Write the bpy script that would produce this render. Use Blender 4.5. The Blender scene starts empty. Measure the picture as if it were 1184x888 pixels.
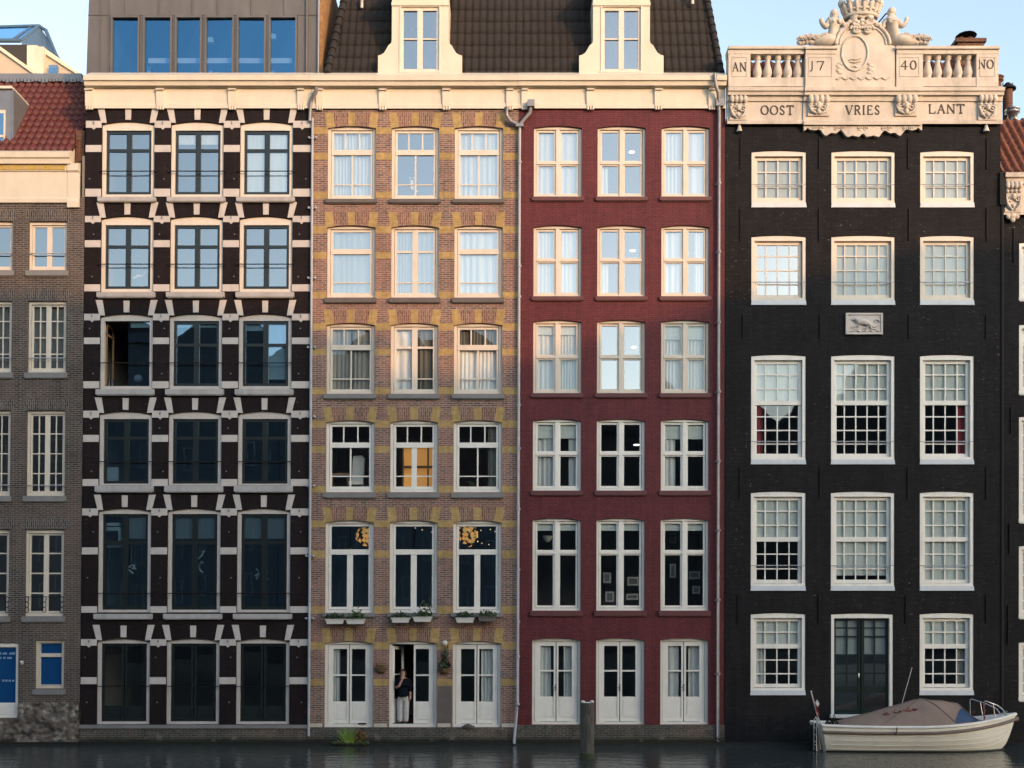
import bpy, bmesh, math, random
from mathutils import Vector, Matrix, noise

random.seed(7)
R = random.Random(11)
PI = math.pi
SC = bpy.context.scene
COL = SC.collection

# ------------------------------------------------------------------ measures
S = 0.027                 # metres per survey unit on the street front (y = 0)
CAMX, CAMY, CAMZ = 592 * S, -36.0, 3.6
WATER = 861.0             # survey height of the water line


def X(u):
    return u * S


def Z(v):
    return (WATER - v) * S


LEAN = [(-80, .0125), (0, .012), (90, .0095), (220, .0085), (480, .0045), (720, .0027), (960, .0015), (1184, .001), (1300, .001)]


def lean_at(x):
    u = x / S
    if u <= LEAN[0][0]:
        return LEAN[0][1]
    if u >= LEAN[-1][0]:
        return LEAN[-1][1]
    for (a, ka), (b, kb) in zip(LEAN, LEAN[1:]):
        if a <= u <= b:
            return ka + (kb - ka) * (u - a) / (b - a)


def ub(u, v, y=0.0):
    """survey column u seen at survey height v, depth y -> x (m) at the foot of the leaning wall"""
    xw = CAMX + (X(u) - CAMX) * (-CAMY + y) / -CAMY
    z = vz(v, y)
    x = xw
    for _ in range(4):
        x = xw - min(z, 26) * lean_at(x)
    return x


def vz(v, y=0.0):
    return CAMZ + (Z(v) - CAMZ) * (-CAMY + y) / -CAMY


# ------------------------------------------------------------------ builders
ORIGIN = {}               # object -> world position of its root
CUR = {'y': 0.0, 'lean': True}


class MB:
    def __init__(s):
        s.v = []
        s.f = []
        s.sm = []

    def face(s, pts, smooth=False):
        n = len(s.v)
        s.v += [tuple(p) for p in pts]
        s.f.append(tuple(range(n, n + len(pts))))
        s.sm.append(smooth)

    def box(s, x0, x1, y0, y1, z0, z1):
        if x0 > x1: x0, x1 = x1, x0
        if y0 > y1: y0, y1 = y1, y0
        if z0 > z1: z0, z1 = z1, z0
        n = len(s.v)
        s.v += [(x0, y0, z0), (x1, y0, z0), (x1, y1, z0), (x0, y1, z0),
                (x0, y0, z1), (x1, y0, z1), (x1, y1, z1), (x0, y1, z1)]
        for q in ((0, 3, 2, 1), (4, 5, 6, 7), (0, 1, 5, 4), (1, 2, 6, 5), (2, 3, 7, 6), (3, 0, 4, 7)):
            s.f.append(tuple(n + i for i in q))
            s.sm.append(False)
        return s

    def prism(s, pts, y0, y1):
        """polygon in the x-z plane pushed from y0 (front) to y1"""
        a = sum(p[0] * q[1] - q[0] * p[1] for p, q in zip(pts, pts[1:] + pts[:1]))
        if a < 0:
            pts = pts[::-1]
        n = len(s.v)
        m = len(pts)
        s.v += [(p[0], y0, p[1]) for p in pts] + [(p[0], y1, p[1]) for p in pts]
        s.f.append(tuple(n + i for i in range(m)))
        s.f.append(tuple(n + m + i for i in reversed(range(m))))
        s.sm += [False, False]
        for i in range(m):
            j = (i + 1) % m
            s.f.append((n + j, n + i, n + m + i, n + m + j))
            s.sm.append(False)
        return s

    def grid(s, rows, smooth=True, close=False):
        n = len(s.v)
        w = len(rows[0])
        for r in rows:
            s.v += [tuple(p) for p in r]
        for i in range(len(rows) - 1):
            for j in range(w - (0 if close else 1)):
                k = (j + 1) % w
                s.f.append((n + i * w + j, n + i * w + k, n + (i + 1) * w + k, n + (i + 1) * w + j))
                s.sm.append(smooth)
        return s

    def tube(s, path, r, seg=8, cap=True):
        path = [Vector(p) for p in path]
        rs = r if isinstance(r, (list, tuple)) else [r] * len(path)
        rows = []
        up = Vector((0, 0, 1))
        for i, p in enumerate(path):
            t = (path[min(i + 1, len(path) - 1)] - path[max(i - 1, 0)])
            if t.length < 1e-9: t = Vector((0, 0, 1))
            t.normalize()
            a = t.cross(up)
            if a.length < .05: a = t.cross(Vector((0, 1, 0)))
            a.normalize()
            b = t.cross(a)
            rows.append([p + (a * math.cos(2 * PI * k / seg) + b * math.sin(2 * PI * k / seg)) * rs[i] for k in range(seg)])
        s.grid(rows, True, True)
        if cap:
            s.face(rows[0]); s.face(rows[-1][::-1])
        return s

    def lathe(s, cx, cy, prof, seg=12):
        """profile of (radius, z)"""
        rows = [[(cx + r * math.cos(2 * PI * k / seg), cy + r * math.sin(2 * PI * k / seg), z) for k in range(seg)] for r, z in prof]
        s.grid(rows, True, True)
        s.face(rows[0][::-1]); s.face(rows[-1])
        return s

    def ball(s, c, r, seg=10, rings=6, sq=(1, 1, 1)):
        rows = []
        for i in range(rings + 1):
            a = -PI / 2 + PI * i / rings
            rows.append([(c[0] + r * sq[0] * max(math.cos(a), .02) * math.cos(2 * PI * k / seg),
                          c[1] + r * sq[1] * max(math.cos(a), .02) * math.sin(2 * PI * k / seg),
                          c[2] + r * sq[2] * math.sin(a)) for k in range(seg)])
        s.grid(rows, True, True)
        s.face(rows[0][::-1]); s.face(rows[-1])
        return s

    def build(s, name, mat, parent=None):
        o = Vector((0, 0, 0))
        if parent is not None:
            o = ORIGIN[parent.name]
        vs = []
        for x, y, z in s.v:
            if CUR['lean']:
                x = x + max(min(z, 26), 0) * lean_at(x)
            vs.append((x - o.x, y + CUR['y'] - o.y, z - o.z))
        me = bpy.data.meshes.new(name)
        me.from_pydata(vs, [], s.f)
        me.polygons.foreach_set('use_smooth', s.sm)
        me.update()
        ob = bpy.data.objects.new(name, me)
        COL.objects.link(ob)
        if mat: me.materials.append(M[mat] if isinstance(mat, str) else mat)
        if parent is not None:
            ob.parent = parent
        ORIGIN[ob.name] = o
        return ob


def B():
    return MB()


def tag(o, label, cat, group=None):
    o['label'] = label
    o['category'] = cat
    if group: o['group'] = group
    return o


def thing(name, label, cat, loc, group=None):
    o = bpy.data.objects.new(name, None)
    o.empty_display_size = .3
    COL.objects.link(o)
    x, y, z = loc
    if CUR['lean']:
        x = x + max(min(z, 26), 0) * lean_at(x)
    o.location = (x, y + CUR['y'], z)
    ORIGIN[o.name] = Vector(o.location)
    return tag(o, label, cat, group)


# ------------------------------------------------------------------ materials
M = {}


def new_mat(name):
    m = bpy.data.materials.new(name)
    m.use_nodes = True
    n, l = m.node_tree.nodes, m.node_tree.links
    M[name] = m
    return m, n, l, n['Principled BSDF']


def wall_coords(n, l, swap=False):
    tc = n.new('ShaderNodeTexCoord')
    sx = n.new('ShaderNodeSeparateXYZ')
    cb = n.new('ShaderNodeCombineXYZ')
    ad = n.new('ShaderNodeMath'); ad.operation = 'ADD'
    l.new(tc.outputs['Object'], sx.inputs[0])
    l.new(sx.outputs['X'], ad.inputs[0]); l.new(sx.outputs['Y'], ad.inputs[1])
    if swap:
        l.new(sx.outputs['Z'], cb.inputs['X']); l.new(ad.outputs[0], cb.inputs['Y'])
    else:
        l.new(ad.outputs[0], cb.inputs['X']); l.new(sx.outputs['Z'], cb.inputs['Y'])
    return tc, cb


def nz(n, l, tc, scale, detail=4, rough=.6, out='Object', stretch=None):
    t = n.new('ShaderNodeTexNoise')
    t.inputs['Scale'].default_value = scale
    t.inputs['Detail'].default_value = detail
    t.inputs['Roughness'].default_value = rough
    if stretch:
        mp = n.new('ShaderNodeMapping'); mp.inputs['Scale'].default_value = stretch
        l.new(tc.outputs[out], mp.inputs[0]); l.new(mp.outputs[0], t.inputs['Vector'])
    else:
        l.new(tc.outputs[out], t.inputs['Vector'])
    return t


def ramp(n, l, src, stops):
    r = n.new('ShaderNodeValToRGB')
    e = r.color_ramp.elements
    while len(e) < len(stops): e.new(.5)
    for k, (p, c) in zip(e, stops):
        k.position = p
        k.color = (c, c, c, 1) if isinstance(c, (int, float)) else (*c, 1)
    l.new(src, r.inputs['Fac'])
    return r


def mixc(n, l, mode, fac, a, b):
    m = n.new('ShaderNodeMix'); m.data_type = 'RGBA'; m.blend_type = mode
    for sock, v in ((m.inputs[0], fac), (m.inputs[6], a), (m.inputs[7], b)):
        if hasattr(v, 'is_output'):
            l.new(v, sock)
        elif isinstance(v, (int, float)):
            sock.default_value = v
        else:
            sock.default_value = (*v, 1)
    return m.outputs[2]


def bump(n, l, bs, h, strength, dist=.01):
    b = n.new('ShaderNodeBump')
    b.inputs['Strength'].default_value = strength
    b.inputs['Distance'].default_value = dist
    l.new(h, b.inputs['Height'])
    l.new(b.outputs[0], bs.inputs['Normal'])
    return b


def mat_plain(name, col, rough=.5, metal=0., var=.12, scale=3., bmp=.0, dirt=0., spec=.5, stretch=None):
    m, n, l, bs = new_mat(name)
    tc = n.new('ShaderNodeTexCoord')
    t = nz(n, l, tc, scale, 5, .65, stretch=stretch)
    r = ramp(n, l, t.outputs[0], [(.3, 1 - var), (.7, 1 + 0 * var)])
    c = mixc(n, l, 'MULTIPLY', 1.0, col, r.outputs[0])
    if dirt:
        t2 = nz(n, l, tc, scale * .35, 6, .7, stretch=(3, 3, .5))
        r2 = ramp(n, l, t2.outputs[0], [(.50, 0.), (.72, dirt)])
        c = mixc(n, l, 'MIX', r2.outputs[0], c, (.09, .075, .06))
    l.new(c, bs.inputs['Base Color'])
    bs.inputs['Roughness'].default_value = rough
    bs.inputs['Metallic'].default_value = metal
    bs.inputs['Specular IOR Level'].default_value = spec
    if bmp:
        t3 = nz(n, l, tc, scale * 8, 4, .6)
        bump(n, l, bs, t3.outputs[0], bmp, .01)
    return m


def mat_brick(name, c1, c2, mortar, row=.066, w=.215, ms=.008, rough=.85, bmp=.5, swap=False, patch=.25, algae=False, hue=None, flecks=0., spec=.25):
    m, n, l, bs = new_mat(name)
    tc, cb = wall_coords(n, l, swap)
    b = n.new('ShaderNodeTexBrick')
    b.offset = .5
    b.inputs['Scale'].default_value = 1
    b.inputs['Brick Width'].default_value = w
    b.inputs['Row Height'].default_value = row
    b.inputs['Mortar Size'].default_value = ms
    b.inputs['Mortar Smooth'].default_value = .15
    b.inputs['Bias'].default_value = 0
    b.inputs['Color1'].default_value = (*c1, 1)
    b.inputs['Color2'].default_value = (*c2, 1)
    b.inputs['Mortar'].default_value = (*mortar, 1)
    l.new(cb.outputs[0], b.inputs['Vector'])
    c = b.outputs['Color']
    t = nz(n, l, tc, .8, 5, .65)
    r = ramp(n, l, t.outputs[0], [(.3, 1 - patch), (.7, 1.0)])
    c = mixc(n, l, 'MULTIPLY', 1.0, c, r.outputs[0])
    t2 = nz(n, l, tc, 9, 3, .6)
    r2 = ramp(n, l, t2.outputs[0], [(.3, .8), (.7, 1.08)])
    c = mixc(n, l, 'MULTIPLY', 1.0, c, r2.outputs[0])
    t9 = nz(n, l, tc, 2.4, 5, .65, stretch=(2.2, 2.2, .17))
    r9 = ramp(n, l, t9.outputs[0], [(.32, .78), (.55, 1.), (.7, 1.1)])
    c = mixc(n, l, 'MULTIPLY', 1.0, c, r9.outputs[0])
    if hue:
        t4 = nz(n, l, tc, .35, 5, .7)
        r4 = ramp(n, l, t4.outputs[0], [(.45, 0.), (.65, hue[1])])
        c = mixc(n, l, 'MIX', r4.outputs[0], c, hue[0])
    if flecks:
        t5 = nz(n, l, tc, 7, 2, .6, stretch=(1, 1, 2.2))
        t6 = nz(n, l, tc, .22, 4, .7)
        r6 = ramp(n, l, t6.outputs[0], [(.48, 0.), (.62, 1.)])
        r5 = ramp(n, l, t5.outputs[0], [(.66, 0.), (.69, flecks)])
        mm = n.new('ShaderNodeMath'); mm.operation = 'MULTIPLY'
        l.new(r5.outputs[0], mm.inputs[0]); l.new(r6.outputs[0], mm.inputs[1])
        c = mixc(n, l, 'MIX', mm.outputs[0], c, (.36, .3, .22))
    if algae:      # growth and lime stains that sit near the water line
        sx = n.new('ShaderNodeSeparateXYZ'); l.new(tc.outputs['Object'], sx.inputs[0])
        t7 = nz(n, l, tc, 1.6, 6, .7)
        ad = n.new('ShaderNodeMath'); ad.operation = 'MULTIPLY_ADD'
        l.new(t7.outputs[0], ad.inputs[0]); ad.inputs[1].default_value = -.22
        l.new(sx.outputs['Z'], ad.inputs[2])
        r7 = ramp(n, l, ad.outputs[0], [(0., 1.), (.16, 0.)])
        c = mixc(n, l, 'MIX', r7.outputs[0], c, (.016, .02, .012))
        t8 = nz(n, l, tc, 2.5, 6, .75)
        r8 = ramp(n, l, t8.outputs[0], [(.56, 0.), (.7, .55)])
        c = mixc(n, l, 'MIX', r8.outputs[0], c, (.25, .23, .2))
    l.new(c, bs.inputs['Base Color'])
    bs.inputs['Roughness'].default_value = rough
    bs.inputs['Specular IOR Level'].default_value = spec
    if bmp:
        inv = n.new('ShaderNodeMath'); inv.operation = 'MULTIPLY_ADD'
        l.new(b.outputs['Fac'], inv.inputs[0]); inv.inputs[1].default_value = -1.
        l.new(t2.outputs[0], inv.inputs[2])
        bump(n, l, bs, inv.outputs[0], bmp, .008)
    return m


mat_brick('grey_brown_brick', (.115, .085, .073), (.055, .047, .044), (.23, .21, .19), ms=.011, hue=((.17, .115, .09), .35), patch=.3)
mat_brick('grey_brown_soldier', (.125, .10, .09), (.06, .053, .05), (.29, .27, .25), swap=True, patch=.3)
mat_brick('black_painted_brick', (.0250, .0172, .0180), (.0190, .0138, .0150), (.0125, .0100, .0110), ms=.007, rough=.7, bmp=.55, patch=.3, flecks=.25, spec=.12)
mat_brick('pink_brick', (.325, .160, .122), (.14, .086, .074), (.39, .335, .29), ms=.012, patch=.25, hue=((.36, .155, .11), .35))
mat_brick('pink_soldier_brick', (.33, .15, .10), (.18, .085, .065), (.36, .29, .23), ms=.012, swap=True, patch=.2)
mat_brick('mustard_brick', (.54, .375, .150), (.45, .305, .12), (.43, .33, .19), ms=.006, patch=.25)
mat_brick('red_painted_brick', (.168, .036, .042), (.132, .028, .034), (.088, .020, .024), ms=.010, rough=.6, bmp=.45, patch=.22)
mat_brick('tar_black_brick', (.0250, .0248, .0272), (.0180, .0179, .0200), (.0100, .0100, .0114), ms=.007, rough=.7, bmp=.5, patch=.35, flecks=.45, spec=.10)
mat_brick('plinth_brick', (.115, .105, .09), (.06, .06, .055), (.2, .19, .165), ms=.010, rough=.85, bmp=.8, patch=.4, algae=True, hue=((.2, .12, .085), .4))
mat_brick('ochre_brick', (.46, .24, .09), (.36, .18, .07), (.3, .22, .13), patch=.25)
mat_brick('chimney_brick', (.20, .08, .045), (.12, .055, .035), (.2, .16, .12), patch=.25)
mat_brick('opposite_brick', (.10, .10, .105), (.08, .08, .09), (.13, .13, .135), patch=.25)

mat_plain('cream_paint', (.67, .60, .485), .45, var=.10, scale=1.5, dirt=.14)
mat_plain('white_paint', (.80, .78, .72), .42, var=.10, scale=2.5, dirt=.16)
mat_plain('off_white_paint', (.685, .62, .525), .42, var=.10, scale=2.5, dirt=.14)  # on sunlit storeys this puts the sun's warmth into the white frames
mat_plain('white_stone', (.56, .52, .485), .6, var=.15, scale=3, dirt=.14)
mat_plain('sandstone', (.60, .54, .465), .7, var=.22, scale=2.2, bmp=.3, dirt=.34)
mat_plain('grey_stone', (.22, .215, .21), .6, var=.25, scale=3, bmp=.2)
mat_plain('dark_stone', (.13, .11, .10), .6, var=.25, scale=3, bmp=.2)
mat_plain('red_sill', (.12, .035, .035), .55, var=.2)
mat_plain('dark_green_paint', (.014, .02, .02), .3, var=.15)
mat_plain('door_green', (.010, .021, .02), .3, var=.15)
mat_plain('iron', (.012, .012, .013), .7, var=.1, spec=.2)
mat_plain('zinc', (.165, .15, .142), .5, metal=.35, var=.3, scale=1.2, stretch=(2.5, 2.5, .6), dirt=.06)
mat_plain('lead_grey', (.25, .26, .28), .5, metal=.5, var=.2, scale=2)
mat_plain('pipe_grey', (.27, .27, .29), .45, metal=.3, var=.3, scale=2.5, dirt=.3)
mat_plain('pipe_white', (.40, .42, .46), .45, var=.2, scale=3, dirt=.2)
mat_plain('dark_pantile', (.021, .0165, .0155), .85, var=.45, scale=5, bmp=.2)
mat_plain('shaded_pantile', (.07, .016, .015), .8, var=.4, scale=5)  # red tiles darkened: the parapet's shade is put into their colour
mat_plain('red_pantile', (.105, .016, .012), .6, var=.4, scale=5, bmp=.25)
mat_plain('orange_pantile', (.20, .065, .035), .7, var=.6, scale=5, bmp=.3)
mat_plain('mustard_paint', (.56, .38, .06), .5)
mat_plain('interior_plaster', (.20, .19, .18), .9, var=.15)
mat_plain('interior_floor', (.12, .08, .055), .7, var=.2)
mat_plain('interior_dark', (.035, .035, .038), .9, var=.2)
mat_plain('blue_film', (.005, .062, .20), .25, var=.12, scale=2)
mat_plain('blue_letter', (.30, .46, .66), .5)
mat_plain('boat_hull', (.78, .735, .63), .3, var=.08, scale=1.5, dirt=.12)
mat_plain('boat_deck', (.72, .70, .64), .4, var=.1)
mat_plain('rub_rail', (.17, .125, .10), .6, var=.3, scale=5)
mat_plain('boat_canvas', (.26, .185, .145), .85, var=.22, scale=2.5, bmp=.25)
mat_plain('blue_vinyl', (.03, .065, .14), .2, var=.2)
mat_plain('rope', (.55, .52, .47), .8)
mat_plain('steel', (.5, .5, .52), .25, metal=.9)
mat_plain('flag_red', (.26, .04, .04), .8)
mat_plain('timber_pile', (.12, .11, .09), .9, var=.75, scale=5, bmp=1., dirt=.6, stretch=(4, 4, .6))
mat_plain('wet_algae', (.013, .014, .009), .5, var=.5, scale=7, bmp=.4)
mat_plain('weathered_sill', (.43, .42, .41), .6, var=.2, dirt=.25)
mat_plain('cool_sill', (.60, .65, .70), .5, var=.1, dirt=.1)
mat_plain('moss', (.045, .058, .02), .9, var=.5, scale=9, bmp=.5)
mat_plain('leaf_green', (.05, .10, .028), .55, var=.45, scale=12)
mat_plain('leaf_dark', (.03, .065, .022), .55, var=.4, scale=12)
mat_plain('reed_green', (.20, .33, .05), .5, var=.35, scale=6)
mat_plain('dry_leaf', (.22, .13, .04), .7, var=.4, scale=9)
mat_plain('pot_white', (.62, .60, .56), .5, dirt=.1)
mat_plain('coco_fibre', (.17, .10, .055), .9, var=.4, scale=12, bmp=.6)
mat_plain('skin', (.46, .25, .18), .55, var=.06)
mat_plain('hair', (.045, .02, .012), .6, var=.2)
mat_plain('navy_cloth', (.008, .010, .016), .95, var=.15, spec=.05)
mat_plain('pale_cloth', (.50, .49, .48), .85, var=.1)
mat_plain('shoe', (.014, .012, .012), .5)
mat_plain('engraved', (.045, .032, .022), .7)
mat_plain('room_white', (.60, .58, .54), .7)
mat_plain('desk_pink', (.85, .62, .55), .6)
mat_plain('room_wood', (.24, .14, .07), .6)
mat_plain('far_wall', (.52, .42, .32), .6, var=.1)
mat_plain('far_dark', (.035, .032, .03), .7)
mat_plain('far_blue', (.10, .17, .25), .35, metal=.3)
mat_plain('quay_ground', (.22, .21, .19), .9, var=.25, scale=1)
mat_plain('red_drape', (.22, .018, .03), .85)
m, n, l, bs = new_mat('rubble_stone')
tc = n.new('ShaderNodeTexCoord')
t1 = nz(n, l, tc, 2.2, 8, .75); t2 = nz(n, l, tc, 5, 6, .7)
c = ramp(n, l, t1.outputs[0], [(.34, (.03, .028, .026)), (.46, (.12, .10, .085)), (.55, (.20, .17, .14)), (.64, (.42, .40, .37))])
r = ramp(n, l, t2.outputs[0], [(.35, .45), (.65, 1.1)])
l.new(mixc(n, l, 'MULTIPLY', 1., c.outputs[0], r.outputs[0]), bs.inputs['Base Color'])
bs.inputs['Roughness'].default_value = .9
bump(n, l, bs, t2.outputs[0], 1., .05)


def mat_cloth(name, col, trans=.35):
    m, n, l, bs = new_mat(name)
    out = n['Material Output']
    d = n.new('ShaderNodeBsdfDiffuse'); t = n.new('ShaderNodeBsdfTranslucent'); mx = n.new('ShaderNodeMixShader')
    tc = n.new('ShaderNodeTexCoord')
    t1 = nz(n, l, tc, 3, 4, .6, stretch=(6, 6, .4))
    r = ramp(n, l, t1.outputs[0], [(.3, .82), (.7, 1.)])
    c = mixc(n, l, 'MULTIPLY', 1., col, r.outputs[0])
    l.new(c, d.inputs[0]); l.new(c, t.inputs[0])
    mx.inputs[0].default_value = trans
    l.new(d.outputs[0], mx.inputs[1]); l.new(t.outputs[0], mx.inputs[2]); l.new(mx.outputs[0], out.inputs[0])
    n.remove(bs)


mat_cloth('net_curtain', (.60, .62, .61), .08)
mat_cloth('pale_curtain', (.80, .83, .86), .05)
mat_cloth('grey_curtain', (.36, .355, .33), .2)
mat_cloth('dark_curtain', (.17, .165, .145), .1)
mat_cloth('blind_grey', (.40, .43, .42), .03)
mat_cloth('blind_white', (.53, .58, .56), .03)


def mat_glass(name, tint, refl, rcol, rough=.012, wob=.014):
    m, n, l, bs = new_mat(name)
    out = n['Material Output']
    tr = n.new('ShaderNodeBsdfTransparent'); tr.inputs[0].default_value = (*tint, 1)
    gl = n.new('ShaderNodeBsdfGlossy'); gl.inputs[0].default_value = (*rcol, 1); gl.inputs['Roughness'].default_value = rough
    lw = n.new('ShaderNodeLayerWeight'); lw.inputs[0].default_value = .5
    pw = n.new('ShaderNodeMath'); pw.operation = 'POWER'; l.new(lw.outputs['Facing'], pw.inputs[0]); pw.inputs[1].default_value = 5
    ad = n.new('ShaderNodeMath'); ad.operation = 'MULTIPLY_ADD'; ad.use_clamp = True
    l.new(pw.outputs[0], ad.inputs[0]); ad.inputs[1].default_value = .7; ad.inputs[2].default_value = refl + .04
    tc = n.new('ShaderNodeTexCoord')
    t = nz(n, l, tc, 1.3, 2, .5)
    b = n.new('ShaderNodeBump'); b.inputs['Strength'].default_value = wob; b.inputs['Distance'].default_value = .05
    l.new(t.outputs[0], b.inputs['Height']); l.new(b.outputs[0], gl.inputs['Normal'])
    mx = n.new('ShaderNodeMixShader')
    l.new(ad.outputs[0], mx.inputs[0]); l.new(tr.outputs[0], mx.inputs[1]); l.new(gl.outputs[0], mx.inputs[2])
    l.new(mx.outputs[0], out.inputs[0])
    n.remove(bs)


mat_glass('window_glass', (.90, .96, .96), .30, (.90, .96, .98))
mat_glass('tinted_glass', (.52, .68, .78), .22, (.52, .78, 1.))
mat_glass('blue_glass', (.42, .62, .80), .22, (.22, .60, 1.))  # upper sky's reflection put into the blue tint of the zinc storey panes
mat_glass('clear_glass', (.96, .99, .98), .045, (.75, .90, 1.))


def mat_emit(name, col, st):
    m, n, l, bs = new_mat(name)
    bs.inputs['Base Color'].default_value = (*col, 1)
    bs.inputs['Emission Color'].default_value = (*col, 1)
    bs.inputs['Emission Strength'].default_value = st


mat_emit('lamp_gold', (1., .52, .14), .2)
mat_emit('lamp_warm', (1., .62, .3), .6)
mat_emit('lamp_white', (1., .95, .85), 1.)
mat_emit('orange_room_glow', (1., .47, .12), .10)  # no lamp: glow given to an added panel imitating a lit room


def mat_water():
    m, n, l, bs = new_mat('canal_water')
    tc = n.new('ShaderNodeTexCoord')
    bs.inputs['Base Color'].default_value = (.036, .045, .045, 1)
    bs.inputs['Roughness'].default_value = .03
    bs.inputs['IOR'].default_value = 1.333
    a = nz(n, l, tc, 1.9, 3, .55, stretch=(.6, 1, 1))
    b = nz(n, l, tc, 8.5, 3, .6, stretch=(.6, 1, 1))
    mu = n.new('ShaderNodeMath'); mu.operation = 'MULTIPLY_ADD'
    l.new(b.outputs[0], mu.inputs[0]); mu.inputs[1].default_value = .34; l.new(a.outputs[0], mu.inputs[2])
    bump(n, l, bs, mu.outputs[0], .42, .07)


mat_water()

# ------------------------------------------------------------------ facade helpers
def opening(u0, u1, v0, v1, rise=0.):
    return dict(x0=X(u0), x1=X(u1), z0=Z(v1), z1=Z(v0), rise=rise * S)


def arch_z(op, x):
    t = (x - op['x0']) / (op['x1'] - op['x0'])
    return op['z1'] - op['rise'] + op['rise'] * (1 - (2 * t - 1) ** 2)


def wall(parent, u0, u1, v0, v1, ops, mat, reveal=.30, name='wall'):
    """front sheet with true openings and their reveals"""
    x0, x1, z0, z1 = X(u0), X(u1), Z(v1), Z(v0)
    xs = sorted({x0, x1} | {o['x0'] for o in ops} | {o['x1'] for o in ops})
    xs = [x for x in xs if x0 - 1e-6 <= x <= x1 + 1e-6]
    mb = B()
    for a, b in zip(xs, xs[1:]):
        mid = (a + b) / 2
        cov = sorted([o for o in ops if o['x0'] < mid < o['x1']], key=lambda o: o['z0'])
        lo = [(a, z0), (b, z0)]
        for o in cov + [None]:
            hi = [(b, o['z0']), (a, o['z0'])] if o else [(b, z1), (a, z1)]
            mb.face([(x, 0, z) for x, z in lo + hi])
            if o:
                n = 9 if o['rise'] else 1
                pts = [a + (b - a) * i / n for i in range(n + 1)]
                lo = [(x, arch_z(o, x)) for x in pts]
    for o in ops:
        n = 9 if o['rise'] else 1
        pts = [o['x0'] + (o['x1'] - o['x0']) * i / n for i in range(n + 1)]
        zl = arch_z(o, o['x0'])
        d = reveal
        mb.face([(o['x0'], 0, o['z0']), (o['x0'], 0, zl), (o['x0'], d, zl), (o['x0'], d, o['z0'])])
        mb.face([(o['x1'], 0, zl), (o['x1'], 0, o['z0']), (o['x1'], d, o['z0']), (o['x1'], d, zl)])
        mb.face([(o['x0'], 0, o['z0']), (o['x0'], d, o['z0']), (o['x1'], d, o['z0']), (o['x1'], 0, o['z0'])])
        for p, q in zip(pts, pts[1:]):
            mb.face([(p, 0, arch_z(o, p)), (q, 0, arch_z(o, q)), (q, d, arch_z(o, q)), (p, d, arch_z(o, p))])
    return mb.build(name, mat, parent)


def shell(parent, u0, u1, vtop, floors, depth=5.5, mat='interior_plaster'):
    """side walls, back wall and storey floors behind the front"""
    x0, x1 = X(u0) + .03, X(u1) - .03
    mb = B()
    mb.box(x0, x0 + .08, .05, depth, -.4, Z(vtop))
    mb.box(x1 - .08, x1, .05, depth, -.4, Z(vtop))
    mb.box(x0 + .08, x1 - .08, depth - .1, depth, -.4, Z(vtop))
    mb.build('inner_wall', mat, parent)
    for v in floors:
        fl = B()
        fl.box(x0 + .081, x1 - .081, .31, depth - .101, Z(v) - .12, Z(v) + .05)
        fl.build('floor', 'interior_floor', parent)


def drape(kind, x0, x1, z0, z1, y, mat, parent, seed=0):
    r = random.Random(seed)
    mb = B()
    if kind == 'blind':
        n = 5
        rows = []
        for i in range(n + 1):
            z = z1 + (z0 - z1) * i / n
            rows.append([(x0, y + .004 * (i % 2), z), (x1, y + .004 * (i % 2), z)])
        mb.grid(rows, False)
        mb.box(x0, x1, y - .012, y + .012, z0 - .015, z0 + .012)
        return mb.build('blind', mat, parent)
    w = x1 - x0
    n = max(10, int(w / .018))
    ph, f = r.uniform(0, 6), r.uniform(24, 66)
    am = r.uniform(.5, 1.2)
    cols = []
    for i in range(n + 1):
        x = x0 + w * i / n
        ph2 = .8 * math.sin(x * 7 + ph)
        cols.append((x, math.sin(x * f + ph + ph2), math.sin(x * 9 + ph * 2)))
    rows = []
    for j in range(5):
        t = j / 4
        z = z1 + (z0 - z1) * t
        rows.append([(x + .012 * t * b, y + am * (.016 + .014 * t) * a + .015 * b, z) for x, a, b in cols])
    mb.grid(rows, True)
    return mb.build('curtain', mat, parent)


SEED = [0]


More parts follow.
